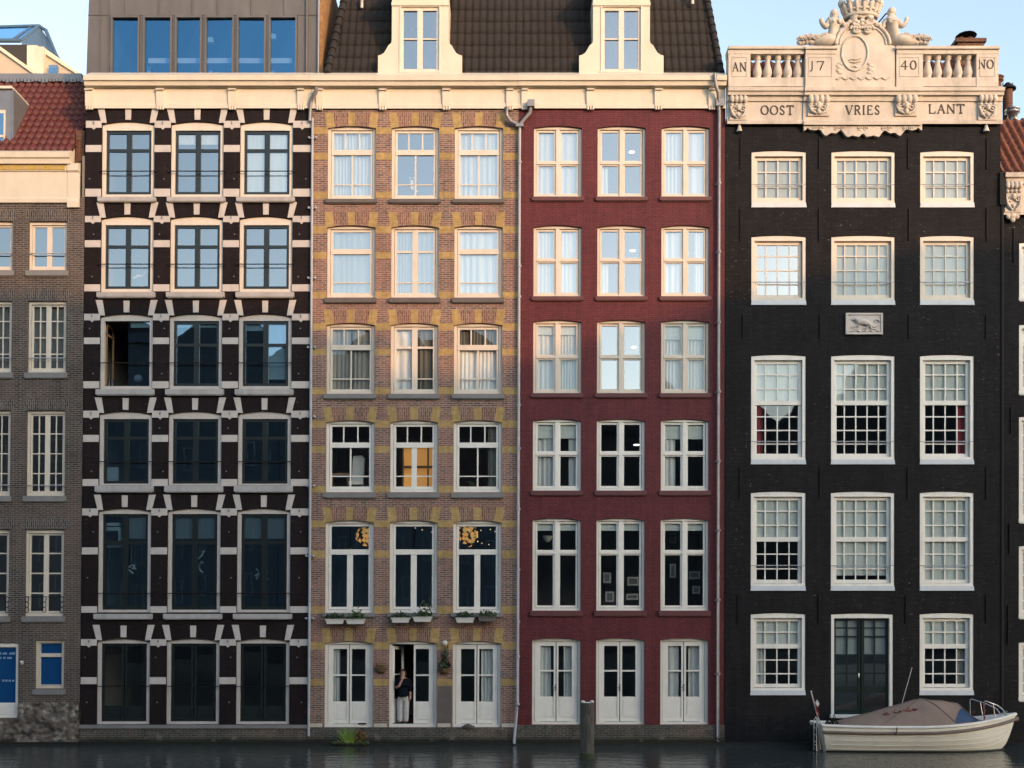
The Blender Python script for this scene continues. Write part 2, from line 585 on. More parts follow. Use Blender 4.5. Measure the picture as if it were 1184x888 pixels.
def window(parent, op, fw=4, ft=6, fb=4, fmat='white_paint', fy=.10, fd=.12, sy=None, smat=None, stile=3, bars=(),
           sill=None, glass='window_glass', drapes=(), rail=None, name='window', solid=None, leaf_split=False, handle=False, jamb=0, pane=True, open_half=None):
    SEED[0] += 1
    rr = random.Random(SEED[0] * 13)
    sy = fy + .05 if sy is None else sy
    smat = smat or fmat
    e = .006
    x0, x1, z0 = op['x0'], op['x1'], op['z0']
    ix0, ix1 = x0 + fw * S, x1 - fw * S
    iz0, iz1 = z0 + fb * S, op['z1'] - ft * S
    fr = B()
    fr.box(x0 - e, ix0, fy, fy + fd, z0 - e, iz1)
    fr.box(ix1, x1 + e, fy, fy + fd, z0 - e, iz1)
    fr.box(ix0, ix1, fy, fy + fd, z0 - e, iz0)
    n = 10
    top = [(x0 + (x1 - x0) * i / n, arch_z(op, x0 + (x1 - x0) * i / n) + e) for i in range(n + 1)]
    top[0] = (x0 - e, top[0][1]); top[-1] = (x1 + e, top[-1][1])
    fr.prism([(x0 - e, iz1), (x1 + e, iz1)] + top[::-1], fy, fy + fd)
    if jamb:
        fr.box(x0 - e, ix0 - .002, fy + fd, fy + fd + jamb, z0, iz1)
        fr.box(ix1 + .002, x1 + e, fy + fd, fy + fd + jamb, z0, iz1)
        fr.box(x0, x1, fy + fd, fy + fd + jamb, iz1 + .002, iz1 + .05)
    w = fr.build(name, fmat, parent)
    # sash
    st = stile * S
    W, H = ix1 - ix0, iz1 - iz0
    g = .013
    halves = [(0, 1)] if not leaf_split else [(0, .5), (.5, 1)]
    for hi, (a, b) in enumerate(halves):
        if open_half == hi: continue
        sb = B()
        xa, xb = ix0 + W * a + g, ix0 + W * b - g
        yy = sy
        sb.box(xa, xa + st, yy, yy + .06, iz0 + g, iz1 - g)
        sb.box(xb - st, xb, yy, yy + .06, iz0 + g, iz1 - g)
        sb.box(xa + st, xb - st, yy, yy + .06, iz0 + g, iz0 + g + st * 1.15)
        sb.box(xa + st, xb - st, yy, yy + .06, iz1 - g - st, iz1 - g)
        for k, (d, f, wd, p, q, off) in enumerate(bars):
            hw = wd * S / 2
            dy = .002 + .0011 * k
            if d == 'v':
                xc = ix0 + W * f
                if not (xa - 1e-4 <= xc <= xb + 1e-4): continue
                sb.box(max(xc - hw, xa), min(xc + hw, xb), yy + off + dy, yy + .055 - dy, iz1 - H * q, iz1 - H * p)
            else:
                zc = iz1 - H * f
                l, r_ = max(ix0 + W * p, xa + .004), min(ix0 + W * q, xb - .004)
                if r_ <= l: continue
                sb.box(l, r_, yy + off + dy, yy + .055 - dy, zc - hw, zc + hw)
        if solid:      # closed lower panel
            zt = iz1 - H * solid
            sb.box(xa + st * .9, xb - st * .9, yy + .028, yy + .05, iz0 + st, zt)
            m = st * 1.7
            sb.box(xa + m, xb - m, yy + .010, yy + .03, iz0 + m + .05, zt - m * .6)
        sb.build('door_leaf' if leaf_split else 'sash', smat, w)
    # glass, each leaf set a hair out of true
    if pane:
        gm = B()
        zb = iz0 + .01 if not solid else iz1 - H * solid
        two = leaf_split or any(d == 'v' and wd >= 5 for d, f, wd, p, q, off in bars)
        for hi, (a, b) in enumerate([(0, .5), (.5, 1)] if two else [(0, 1)]):
            if open_half == hi: continue
            xa, xb = ix0 + W * a + .012, ix0 + W * b - .012
            tx, tz = rr.uniform(-.012, .012), rr.uniform(-.009, .009)
            xm, zm = (xa + xb) / 2, (zb + iz1) / 2
            f = lambda x, z: (x, sy + .034 + (x - xm) * tx + (z - zm) * tz * .6, z)
            gm.face([f(xa, zb), f(xb, zb), f(xb, iz1 - .01), f(xa, iz1 - .01)])
        gm.build('pane', glass, w)
    for k, dr in enumerate(drapes):
        kind, a, b, p, q, mt = dr[:6]
        y = sy + (.125 if kind == 'pleat' else .075)
        drape(kind, ix0 + W * a - .02 * (a == 0), ix0 + W * b + .02 * (b == 1), iz1 - H * q - .03 * (q == 1), iz1 - H * p + .02 * (p == 0), y, mt, w, SEED[0] * 7 + k)
    if sill:
        o, v0, v1, out, mt = sill
        sm = B()
        xa, xb = x0 - o * S, x1 + o * S
        sm.prism([(xa, Z(v0) + .004), (xb, Z(v0) + .004), (xb, Z(v1)), (xa, Z(v1))], -out, -.002)
        sm.box(xa + .04, xb - .04, -out + .03, -.003, Z(v1) - .025, Z(v1) - .001)
        sm.build('sill', mt, w)
    if rail is not None:
        rl = B()
        zr = Z(rail)
        rl.tube([(x0 - .06, -.05, zr), (x1 + .06, -.05, zr)], .016, 6)
        for x in (x0 - .05, x1 + .05, (x0 + x1) / 2):
            rl.box(x - .025, x + .025, -.066, .0 if x != (x0 + x1) / 2 else -.03, zr - .02, zr + .02)
        rl.build('guard_rail', 'iron', w)
    if handle:
        hb = B()
        xm = (ix0 + ix1) / 2
        zc = iz0 + H * .42
        hb.box(xm - .018, xm + .018, sy - .02, sy + .003, zc - .11, zc + .11)
        hb.tube([(xm, sy - .04, zc + .02), (xm - .11, sy - .04, zc + .02)], .012, 6)
        hb.build('handle', 'steel', w)
    return w


def pantiles(x0, x1, ya, za, yb, zb, period, row, amp, clipl=None, clipr=None):
    """wavy clay tiles from the eaves (ya, za) up to (yb, zb)"""
    mb = B()
    L = math.hypot(yb - ya, zb - za)
    dy, dz = (yb - ya) / L, (zb - za) / L
    ny, nzz = -dz, dy
    nr = max(1, round(L / row))
    for i in range(nr):
        t0, t1 = L * i / nr, L * (i + 1) / nr
        def edge(t, lift):
            l = x0 if clipl is None else x0 + clipl * t / L
            r = x1 if clipr is None else x1 + clipr * t / L
            nn = max(4, int((x1 - x0) / period) * 7)
            out = []
            for k in range(nn + 1):
                xg = x0 + (x1 - x0) * k / nn
                x = min(max(xg, l), r)
                c = x / period * 2 * PI
                h = amp * (math.sin(c) + .35 * math.sin(2 * c + .6)) + lift + .006 * noise.noise((x * 3, i * 1.7, 3))
                out.append((x, ya + dy * t + ny * h, za + dz * t + nzz * h))
            return out
        mb.grid([edge(t0, -.012), edge(t0, .045), edge(t1 + .02, .012)], True)
    return mb


# ------------------------------------------------------------------ stroke letters for carved inscriptions
GL = {
    'O': [('e', .5, .5, .5, .5)],
    '0': [('e', .5, .5, .42, .5)],
    'S': [('p', [(.88, .84), (.7, .98), (.4, 1), (.14, .86), (.14, .66), (.4, .54), (.7, .42), (.9, .26), (.82, .08), (.55, 0), (.25, .03), (.08, .18)])],
    'T': [('l', .5, 0, .5, 1), ('l', 0, 1, 1, 1), ('l', 0, .88, 0, 1), ('l', 1, .88, 1, 1), ('l', .33, 0, .67, 0)],
    'V': [('l', .02, 1, .5, 0), ('h', .5, 0, .98, 1), ('h', -.1, 1, .18, 1), ('h', .82, 1, 1.1, 1)],
    'R': [('l', .15, 0, .15, 1), ('p', [(.15, 1), (.6, 1), (.86, .86), (.86, .66), (.6, .52), (.15, .5)]), ('l', .5, .5, .98, 0), ('h', 0, 0, .3, 0)],
    'I': [('l', .5, 0, .5, 1), ('h', .2, 0, .8, 0), ('h', .2, 1, .8, 1)],
    'E': [('l', .15, 0, .15, 1), ('h', .15, 1, .85, 1), ('h', .15, .52, .7, .52), ('h', .15, 0, .9, 0), ('h', .9, 0, .9, .14), ('h', .85, 1, .85, .88)],
    'L': [('l', .15, 0, .15, 1), ('h', .15, 0, .95, 0), ('h', .95, 0, .95, .18), ('h', 0, 1, .32, 1)],
    'A': [('h', .02, 0, .5, 1), ('l', .5, 1, .98, 0), ('h', .2, .38, .8, .38), ('h', -.1, 0, .15, 0), ('h', .83, 0, 1.1, 0)],
    'N': [('h', .1, 0, .1, 1), ('l', .1, 1, .9, 0), ('h', .9, 0, .9, 1), ('h', -.05, 0, .25, 0), ('h', .75, 1, 1.05, 1)],
    'J': [('p', [(.6, 1), (.6, .1), (.45, -.12), (.1, -.2)])],
    '7': [('h', .02, 1, .95, 1), ('l', .95, 1, .45, 0), ('h', .02, .86, .02, 1)],
    '4': [('l', .72, -.02, .72, 1), ('h', .72, 1, .02, .32), ('h', .02, .32, 1.05, .32)],
}


def letters(mb, text, xa, xb, za, zb, y, gap=.34, thick=.15):
    ws = {'I': .42, 'O': 1., 'N': 1., 'V': .98, 'T': .9, 'S': .66, 'J': .6}
    tot = sum(ws.get(c, .85) for c in text) + gap * (len(text) - 1)
    sc = (xb - xa) / tot
    h = zb - za
    x = xa
    for c in text:
        w = ws.get(c, .85) * sc
        pt = lambda p: (x + p[0] * w, za + p[1] * h)
        def seg(a, b, t):
            (ax, az), (bx, bz) = pt(a), pt(b)
            d = math.hypot(bx - ax, bz - az) or 1
            nx_, nz_ = -(bz - az) / d * t / 2, (bx - ax) / d * t / 2
            ex, ez = (bx - ax) / d * t * .3, (bz - az) / d * t * .3
            mb.prism([(ax + nx_ - ex, az + nz_ - ez), (ax - nx_ - ex, az - nz_ - ez), (bx - nx_ + ex, bz - nz_ + ez), (bx + nx_ + ex, bz + nz_ + ez)], y - .012 - .0004 * R.random(), y + .01)
        T = thick * h
        for g in GL[c]:
            if g[0] in 'lh':
                seg(g[1:3], g[3:5], T if g[0] == 'l' else T * .62)
            elif g[0] == 'p':
                for a, b in zip(g[1], g[1][1:]): seg(a, b, T * .9)
            else:
                cx, cy, rx, ry = g[1:]
                n = 18
                for k in range(n):
                    a, b = 2 * PI * k / n, 2 * PI * (k + 1) / n
                    seg((cx + rx * math.cos(a), cy + ry * math.sin(a)), (cx + rx * math.cos(b), cy + ry * math.sin(b)), T * (.6 + .5 * abs(math.cos((a + b) / 2))))
        x += w + gap * sc


def leaves(mb, c, rx, ry, rz, n, size, rnd, droop=0.):
    for _ in range(n):
        while True:
            p = Vector((rnd.uniform(-1, 1), rnd.uniform(-1, 1), rnd.uniform(-1, 1)))
            if p.length < 1: break
        o = Vector((c[0] + p.x * rx, c[1] + p.y * ry, c[2] + p.z * rz - droop * abs(p.x)))
        d = Vector((rnd.uniform(-1, 1), rnd.uniform(-1, .4), rnd.uniform(-.5, 1))).normalized()
        s = d.cross(Vector((rnd.uniform(-1, 1), rnd.uniform(-1, 1), rnd.uniform(-1, 1)))).normalized()
        a = size * rnd.uniform(.6, 1.3)
        mb.face([o, o + d * a * .5 + s * a * .28, o + d * a, o + d * a * .5 - s * a * .28])


def skin_mesh(name, verts, edges, radii, mat, parent=None, sub=2, root=0):
    me = bpy.data.meshes.new(name)
    vs = []
    o = ORIGIN[parent.name] if parent is not None else Vector((0, 0, 0))
    for x, y, z in verts:
        if CUR['lean']: x = x + max(min(z, 26), 0) * lean_at(x)
        vs.append((x - o.x, y + CUR['y'] - o.y, z - o.z))
    me.from_pydata(vs, edges, [])
    ob = bpy.data.objects.new(name, me)
    COL.objects.link(ob)
    ob.modifiers.new('skin', 'SKIN')
    for i, sv in enumerate(me.skin_vertices[0].data):
        r = radii[i]
        sv.radius = (r, r) if isinstance(r, (int, float)) else r
        sv.use_root = (i == root)
    sb = ob.modifiers.new('sub', 'SUBSURF'); sb.levels = sub; sb.render_levels = sub
    dg = bpy.context.evaluated_depsgraph_get()
    m2 = bpy.data.meshes.new_from_object(ob.evaluated_get(dg))
    ob.modifiers.clear()
    ob.data = m2
    bpy.data.meshes.remove(me)
    m2.name = name
    m2.materials.clear()
    m2.materials.append(M[mat])
    m2.polygons.foreach_set('use_smooth', [True] * len(m2.polygons))
    if parent is not None: ob.parent = parent
    ORIGIN[ob.name] = o
    return ob

# ------------------------------------------------------------------ shared house pieces
def moulding(mb, xa, xb, prof):
    """profile of (out, survey height) swept along the front"""
    pts = [(-o, vz(v, -o)) for o, v in prof]
    n = len(mb.v)
    m = len(pts)
    for x in (xa, xb):
        mb.v += [(x, y, z) for y, z in pts]
    for i in range(m):
        j = (i + 1) % m
        mb.f.append((n + i, n + j, n + m + j, n + m + i)); mb.sm.append(False)
    mb.f.append(tuple(n + i for i in range(m))); mb.sm.append(False)
    mb.f.append(tuple(n + m + i for i in reversed(range(m)))); mb.sm.append(False)


CORNICE = [(-.02, 125.2), (.085, 125.2), (.085, 121), (.055, 119.5), (.055, 102), (.12, 101.4), (.15, 99.6), (.24, 98.6), (.265, 94.5), (.28, 93), (.325, 92.5), (.34, 87), (-.3, 84)]


def cornice(parent, ua, ub_, marks, mat='cream_paint'):
    mb = B()
    moulding(mb, ua, ub_, CORNICE)
    mb.build('cornice', mat, parent)
    for a, b in marks:
        xa, xb = ub(a, 112), ub(b, 112)
        k = B()
        moulding(k, xa, xb, [(.056, 122.5), (.11, 122.5), (.12, 117), (.135, 106), (.15, 104), (.2, 103.5), (.2, 102.0), (.056, 102.0)])
        w = (xb - xa)
        for i in range(3):
            c = xa + w * (i + .5) / 3
            k.lathe(c, -.10, [(.034, vz(126.8, -.1)), (.022, vz(123, -.1)), (.02, vz(122.4, -.1))], 8)
        k.build('bracket', mat, parent)


def bar_rows(rows, cols, w=1.5, p=0., q=1., a=0., b=1.):
    out = []
    for i in range(1, cols): out.append(('v', a + (b - a) * i / cols, w, p, q, .012))
    for j in range(1, rows): out.append(('h', p + (q - p) * j / rows, w, a, b, .012))
    return out


def house(name, label, u, group='canal houses standing in the row'):
    return thing(name, label, 'house', (X(u), 0, 0), group)


# ================================================================== far left: grey-brown brick house
CUR['y'] = -.03
hA = house('brick_house', 'grey-brown brick house with steep red tiled roof, cut off by the left edge', 16)
A_COLS = [(-37, 8.3), (27, 72)]
A_ROWS = [(256, 313, 4), (348, 431, 4), (474.5, 573.5, 4), (612, 712.5, 4)]
ops = []
for c, (u0, u1) in enumerate(A_COLS):
    for r, (v0, v1, _) in enumerate(A_ROWS):
        ops.append(opening(u0, u1, v0, v1, .0))
A_win = list(ops)
op_small = opening(40, 73.5, 740, 796)
op_door = opening(-32, 20.6, 743, 830)
wall(hA, -60, 92.3, 228, 832, ops + [op_small, op_door], 'grey_brown_brick')
shell(hA, -60, 92.3, 180, [238, 332, 452, 595, 730, 832], depth=6)
for i, op in enumerate(A_win):
    r = i % 4
    v1 = A_ROWS[r][1]
    cas = [('v', .5, 5.6, 0, 1, 0)]
    if r == 0: bars, dr = cas, ()
    elif r == 1: bars, dr = cas + bar_rows(4, 4, 1.3), [('pleat', 0, 1, 0, 1, 'grey_curtain')]
    elif r == 2: bars, dr = cas + bar_rows(4, 4, 1.3), ()
    else: bars, dr = cas + bar_rows(4, 1, 1.5), ()
    w = window(hA, op, 2.6, 3.4 if r < 3 else 4.5, 3.6, 'off_white_paint', .09, bars=bars, stile=1.7, drapes=dr,
               sill=(2.5, v1 + .5, v1 + 6.5, .07, 'grey_stone'))
    if r < 3:
        b = B()
        zr = Z([293, 414, 561][r])
        b.tube([(op['x0'] + .02, .03, zr), (op['x1'] - .02, .03, zr)], .018, 6)
        b.build('guard_rail', 'pipe_white', w)
    else:
        b = B()
        for fx_ in (.05, .5, .95):
            xx = op['x0'] + (op['x1'] - op['x0']) * fx_
            for k in range(3):
                b.tube([(xx + .06 * math.cos(t), .03, Z(705 - k * 6) + .09 * math.sin(t)) for t in [i_ * PI / 4 for i_ in range(9)]], .012, 5)
        b.tube([(op['x0'], .03, Z(690)), (op['x1'], .03, Z(690))], .01, 5)
        b.build('guard_rail', 'iron', w)
    so = B()       # soldier course over the opening
    so.prism([(op['x0'] - .10, op['z1'] + .003), (op['x1'] + .10, op['z1'] + .003), (op['x1'] + .16, op['z1'] + .33), (op['x0'] - .16, op['z1'] + .33)], -.004, -.0005)
    so.build('brick_arch', 'grey_brown_soldier', hA)
w = window(hA, op_small, 3.4, 3, 3, 'off_white_paint', .08, bars=[('h', .29, 4.2, 0, 1, -.03)], stile=.7, glass='blue_film',
           sill=(2, 797, 803, .06, 'grey_stone'))
w = window(hA, op_door, 3.5, 5, 3, 'white_paint', .06, bars=(), stile=.6, solid=.82, glass='blue_film', name='door')
so = B()
for vv, ul in ((755.5, [(-22, -14), (-11, -2), (0, 6), (8, 15.5)]), (760.5, [(-20, -12), (-9, -1), (1, 4), (5.5, 11.5)]), (787, [(0, 3), (3.6, 7), (7.5, 11), (11.5, 14)])):
    for a, b in ul:
        k = a
        while k < b - .8:
            so.box(X(k), X(k + .9), .135, .1415, Z(vv + 1.3), Z(vv - 1.2 + .5 * R.random()))
            so.box(X(k), X(k + .9) + .005, .1345, .141, Z(vv + 1.2), Z(vv + .7))
            k += 1.35
so.build('sign_lettering', 'blue_letter', w)
mb = B()       # rubble footing
def rubble(ua, ub2, va, vb):
    nx_, nz_ = max(4, int((ub2 - ua) / 1.1)), max(4, int((vb - va) / 1.1))
    rows = []
    for j in range(nz_ + 1):
        row = []
        for i in range(nx_ + 1):
            x, z = X(ua) + X(ub2 - ua) * i / nx_, Z(vb) + (Z(va) - Z(vb)) * j / nz_
            d = noise.noise((x * 2.1, z * 3.2, 4)) * .09 + noise.noise((x * 6, z * 8, 1)) * .05
            row.append((x, -.07 - max(d, -.06), z))
        rows.append(row)
    mb.grid(rows, False)
    mb.face([rows[-1][0], rows[-1][-1], (rows[-1][-1][0], .2, rows[-1][-1][2]), (rows[-1][0][0], .2, rows[-1][0][2])])
rubble(21.2, 92.2, 811.5, 862)
rubble(-60, 21.0, 831, 862)
mb.box(X(-60), X(92.2), .0, .25, -.6, Z(833))
mb.box(X(21), X(92.2), .0, .25, Z(833), Z(813))
mb.build('stone_footing', 'rubble_stone', hA)
cn = B()
moulding(cn, X(-60), ub(84, 205), [(-.02, 234.5), (.05, 234.5), (.06, 230), (.035, 228), (.035, 199), (.08, 198), (.09, 190.5), (.18, 189.5), (.2, 184), (.25, 182), (.26, 176), (-.2, 173)])
cn.build('cornice', 'cream_paint', hA)
dt = B()
for k in range(66):
    a = -55 + k * 2.05
    xa = ub(a, 194, -.1)
    if xa < ub(77, 194): dt.box(xa, xa + .03, -.112, -.08, vz(196.6, -.11), vz(191.6, -.11))
dt.build('dentil_strip', 'mustard_paint', hA)
cs = B()
moulding(cs, ub(79.5, 210), ub(93, 210), [(-.02, 240), (.09, 240), (.10, 233), (.05, 230), (.06, 200), (.12, 197), (.13, 189), (-.02, 189)])
cs.build('bracket', 'cream_paint', hA)
tk = B(); tk.box(X(-60), X(92.3), -.2, .0, -.7, .10); tk.build('wet_footing', 'wet_algae', hA)
# roof
yb, zb_ = 2.6, vz(95, 2.6)
rf = pantiles(X(-60), ub(88.5, 174, .1), -.05, vz(175, -.05), yb, zb_, .235, .36, .035, clipr=.12)
rf.build('roof', 'red_pantile', hA)
rg = B()
rg.box(X(-60), ub(96, 92, 2.6), 2.5, 3.0, zb_ - .05, vz(87, 2.6))
for k in range(40):
    xa = X(-60) + .12 * k * 1.0
    if xa < ub(95, 92, 2.4): rg.box(xa, xa + .09, 2.44, 2.52, zb_ - .05 - .05 * R.random(), zb_ + .04)
rg.build('ridge_flashing', 'lead_grey', hA)
rb = B()
rb.box(X(-60), ub(88, 170), .35, 5.9, Z(200), vz(172, .35))
rb.prism([(X(-60), Z(180)), (ub(88, 150), Z(180)), (ub(92, 100, 2.9), zb_ - .05), (X(-60), zb_ - .05)], 2.7, 5.9)
rb.build('roof_core', 'lead_grey', hA)
pp = B()
pp.box(ub(88.5, 160, .3), ub(98, 160, .3), .3, .9, Z(200), vz(151, .3))
pp.build('parapet_stub', 'chimney_brick', hA)
dm = B()
yd = .35
dm.box(X(-50), ub(14.5, 140, yd), yd, 2.4, vz(175.5, yd), vz(104, yd))
dm.prism([(ub(15, 175, yd), vz(175, yd)), (ub(15, 104, yd), vz(104, yd)), (ub(16.5, 104, yd), vz(104, yd)), (ub(16.5, 175, yd), vz(175, yd))], yd - .04, 2.3)
d_ = dm.build('dormer', 'lead_grey', hA)
k = B()
k.box(X(-50), ub(15.5, 104, yd), yd - .08, 2.4, vz(104, yd), vz(101, yd))
k.box(X(-30), ub(6.8, 150, yd), yd - .03, yd + .02, vz(173.5, yd), vz(128, yd))
k.build('window_frame', 'off_white_paint', d_)
k = B(); k.box(X(-30), ub(5, 150, yd), yd - .05, yd - .031, vz(170, yd), vz(132, yd)); k.build('pane', 'tinted_glass', d_)
k = B(); k.box(X(-30), ub(5, 150, yd), yd - .066, yd - .05, vz(160, yd), vz(157.5, yd)); k.build('glazing_bar', 'off_white_paint', d_)

# ================================================================== black house with white stone blocks
CUR['y'] = 0.
hB = house('brick_house', 'black painted brick house with white stone blocks and a zinc clad top storey', 224)
B_COLS = [(111.3, 172.4), (191.7, 253), (272.3, 334)]
# crown, casement top, casement bottom, frame bottom, sill top, sill bottom, transom, rail
B_ROWS = [(140.5, 150, 224, 228.4, 229, 234, 172.4, 198.6), (250, 259.5, 333.5, 339, 338.5, 344.5, 284, 306),
          (363, 370.5, 446, 450, 450.5, 457, 398, 420), (475.7, 484, 559, 561, 561.5, 569, 506, 534),
          (588, 594, 705, 708, 709.5, 715.5, 627, 686), (738.5, 744, 834.5, 837.5, None, None, None, 793.4)]
ops, grid = [], []
for r, row in enumerate(B_ROWS):
    for c, (u0, u1) in enumerate(B_COLS):
        op = opening(u0, u1, row[0], row[3], 3.6)
        ops.append(op); grid.append((r, c, op))
wall(hB, 92.5, 355.6, 118, 839, ops, 'black_painted_brick', reveal=.3)
shell(hB, 92.5, 355.6, 118, [120, 244, 356, 470, 580, 727, 840])
for r, c, op in grid:
    row = B_ROWS[r]
    H = row[2] - row[1]
    bars = [('v', .5, 6.2, 0, 1, -.008)]
    if row[6]: bars.append(('h', (row[6] - row[1]) / H, 3.4 if r < 4 else 4.6, 0, 1, 0))
    dr, oh, glass = [], None, 'window_glass'
    if r >= 2: glass = 'tinted_glass' if r < 5 else 'clear_glass'
    if (r, c) == (0, 1): dr = [('blind', 0, 1, 0, .19, 'blind_white')]
    if (r, c) == (0, 2): dr = [('blind', 0, .5, 0, 1, 'blind_white'), ('blind', .5, 1, 0, 1, 'blind_white')]
    if (r, c) == (1, 0): dr = []
    if (r, c) == (2, 0): dr = [('blind', .55, 1, 0, .08, 'blind_white')]; oh = 0
    if (r, c) == (2, 1): dr = [('blind', 0, 1, 0, .08, 'blind_white')]
    if (r, c) == (2, 2): dr = [('blind', 0, .46, 0, .13, 'blind_white'), ('blind', .54, 1, 0, .88, 'blind_white')]
    if r == 4: dr = [('blind', .54, 1, 0, .25, 'grey_curtain')] + ([('blind', 0, .46, 0, .25, 'grey_curtain')] if c else [])
    w = window(hB, op, 5.6 - 1.4, row[1] - row[0], (row[3] - row[2]), 'off_white_paint' if r < 2 else 'white_stone', .06, .12, smat='dark_green_paint',  # sunlit rows get the warm tone, shaded rows the plain one
               stile=2.7, bars=bars, glass=glass, drapes=dr, rail=row[7], solid=.80 if r == 5 else None, leaf_split=(r == 5), open_half=oh,
               sill=(3.0, row[4] + .5, row[5], .13, 'weathered_sill') if row[4] else None, name='french_door' if r == 5 else 'window')
    if oh is not None:      # the leaf that is pushed inwards
        lf = B()
        xh = op['x0'] + .13 if oh == 0 else op['x1'] - .13
        for zz in (op['z0'] + .12, op['z1'] - .62, op['z1'] - .32):
            lf.box(xh - .02, xh + .02, .2, .86, zz, zz + .07)
        for yy in (.2, .8): lf.box(xh - .021, xh + .021, yy, yy + .06, op['z0'] + .12, op['z1'] - .25)
        lf.build('casement_leaf', 'room_wood' if oh == 0 else 'dark_green_paint', w)
    # splayed blocks and keystone
    u0, u1 = B_COLS[c]
    top, bot = row[0] - 16, row[0] + 1.5
    m = (u0 + u1) / 2
    for pts in ([(u0 - 5.3, top), (u0 + 2.6, top), (u0 + 5.6, bot + .5), (u0 - .8, bot)],
                [(u1 + 5.3, top), (u1 - 2.6, top), (u1 - 5.6, bot + .5), (u1 + .8, bot)],
                [(m - 3.5, top + .8), (m + 3.5, top + .8), (m + 3.2, bot - 3.2), (m - 3.2, bot - 3.2)]):
        b = B(); b.prism([(X(u), Z(v)) for u, v in pts], -.022 - .003 * R.random(), -.001)
        b.build('stone_voussoir', 'white_stone', hB)
piers = [(92.6, 111.2), (172.5, 191.6), (253.1, 272.2), (334.1, 355.4)]
lv = [(140, 148), (168, 176), (218.5, 227.5), (250, 257), (278, 286), (329, 337), (363, 370.5), (390.5, 398), (441, 449), (475, 483), (503, 511), (554, 562),
      (588, 596), (633, 641), (701, 708.5), (739, 746.5), (783, 791)]
for a, b_ in piers:
    for i, (va, vb) in enumerate(lv):
        b = B()
        o = -.02 - .003 * R.random()
        b.box(X(a) + .004, X(b_) - .004, o, -.001, Z(vb), Z(va))
        if va in (140, 250, 363, 475, 588, 739):      # little drop under the top block with an iron pin
            mm = (a + b_) / 2
            b.prism([(X(mm - 2.6), Z(vb) + .004), (X(mm + 2.6), Z(vb) + .004), (X(mm), Z(vb + 2.2))], o + .002, -.001)
        b.build('stone_block', 'white_stone', hB)
pin = B()
for a, b_ in piers:
    for v in (142.5, 252, 365.5, 478, 590.5, 741.5):
        mm = (a + b_) / 2
        pin.box(X(mm) - .015, X(mm) + .015, -.05, -.0, Z(v + 1.6), Z(v - 1.6))
    for v in (207, 271, 320, 380, 432, 495, 545, 615, 668, 760, 812):
        mm = a + (b_ - a) * R.uniform(.25, .75)
        pin.box(X(mm) - .017, X(mm) + .017, -.03, 0., Z(v) - .017, Z(v) + .017)
pin.build('wall_pins', 'lead_grey', hB)
lg = B(); lg.box(X(92.4), X(355.6), -.09, .3, Z(842), Z(838)); lg.build('ledge', 'grey_stone', hB)
pl = B(); pl.box(X(92.4), X(355.6), -.05, .25, -1.2, Z(842.2)); pl.build('plinth', 'plinth_brick', hB)
tk = B(); tk.box(X(92.4), X(355.6), -.16, -.04, -1.2, .10); tk.build('wet_footing', 'wet_algae', hB)
cornice(hB, ub(96.5, 100, -.3), X(355.5), [(100, 109.5), (182, 191), (265, 274), (344.5, 352.5)])
# zinc storey
yz = .75
z0_, z1_ = vz(88, yz) - .25, vz(-45, yz)
xa0, xa1 = ub(99.5, 87, yz), ub(366.5, 87, yz)
wins = [(128, 162), (165, 199.5), (202, 234), (236.5, 271), (273.5, 308), (310.5, 344)]
zx = B()
tl = .10                                  # batter of the cladding on its left end
wz0, wz1 = vz(87, yz), vz(18.5, yz)
xs = [ub(a, 50, yz) for w_ in wins for a in w_]
zx.box(xs[0], xs[-1], yz, yz + .1, z0_, wz0)
zx.box(xs[0], xs[-1], yz, yz + .1, wz1, z1_)
zx.prism([(xa0, z0_), (xs[0], z0_), (xs[0], z1_), (xa0 + tl, z1_)], yz, 5)
zx.box(xs[-1], xa1, yz, 4.9, z0_, z1_)
for i in range(5): zx.box(xs[2 * i + 1], xs[2 * i + 2], yz, yz + .1, wz0, wz1)
zx.box(xs[0], xs[-1], 4.8, 4.9, z0_, z1_)
zx.box(xa0, xa1, yz + .1, 4.9, z0_ - .06, z0_)
zx.box(xa0 + tl, xa1, yz - .02, 5, z1_, z1_ + .1)
def seam(u, va, vb): zx.box(ub(u, (va + vb) / 2, yz) - .013, ub(u, (va + vb) / 2, yz) + .013, yz - .035, yz + .01, vz(vb, yz), vz(va, yz))
for u in (116.5,): seam(u, -45, 87)
for u in (145, 184, 223, 252, 291, 329): seam(u, -45, 17.5)
zx.box(xa0 + .05, xa1, yz - .02, yz + .01, vz(17, yz), vz(17.8, yz))
seam(353.5, -45, 87); seam(126, -45, 87)
zx.tube([(ub(355, 88, yz), yz - .08, z0_), (ub(355, 0, yz), yz - .08, z1_)], .03, 6)
ext = zx.build('rooftop_storey', 'zinc', hB)
sw = B(); sw.box(xa1 + .003, xa1 + .2, yz - .02, 4.9, z0_, z1_ + .16); sw.build('party_wall', 'ochre_brick', hB)
cpz = B(); cpz.tube([(xa1 + .05, yz - .06, z0_), (xa1 + .05, yz - .06, z1_)], .045, 6); cpz.build('corner_flashing', 'lead_grey', hB)
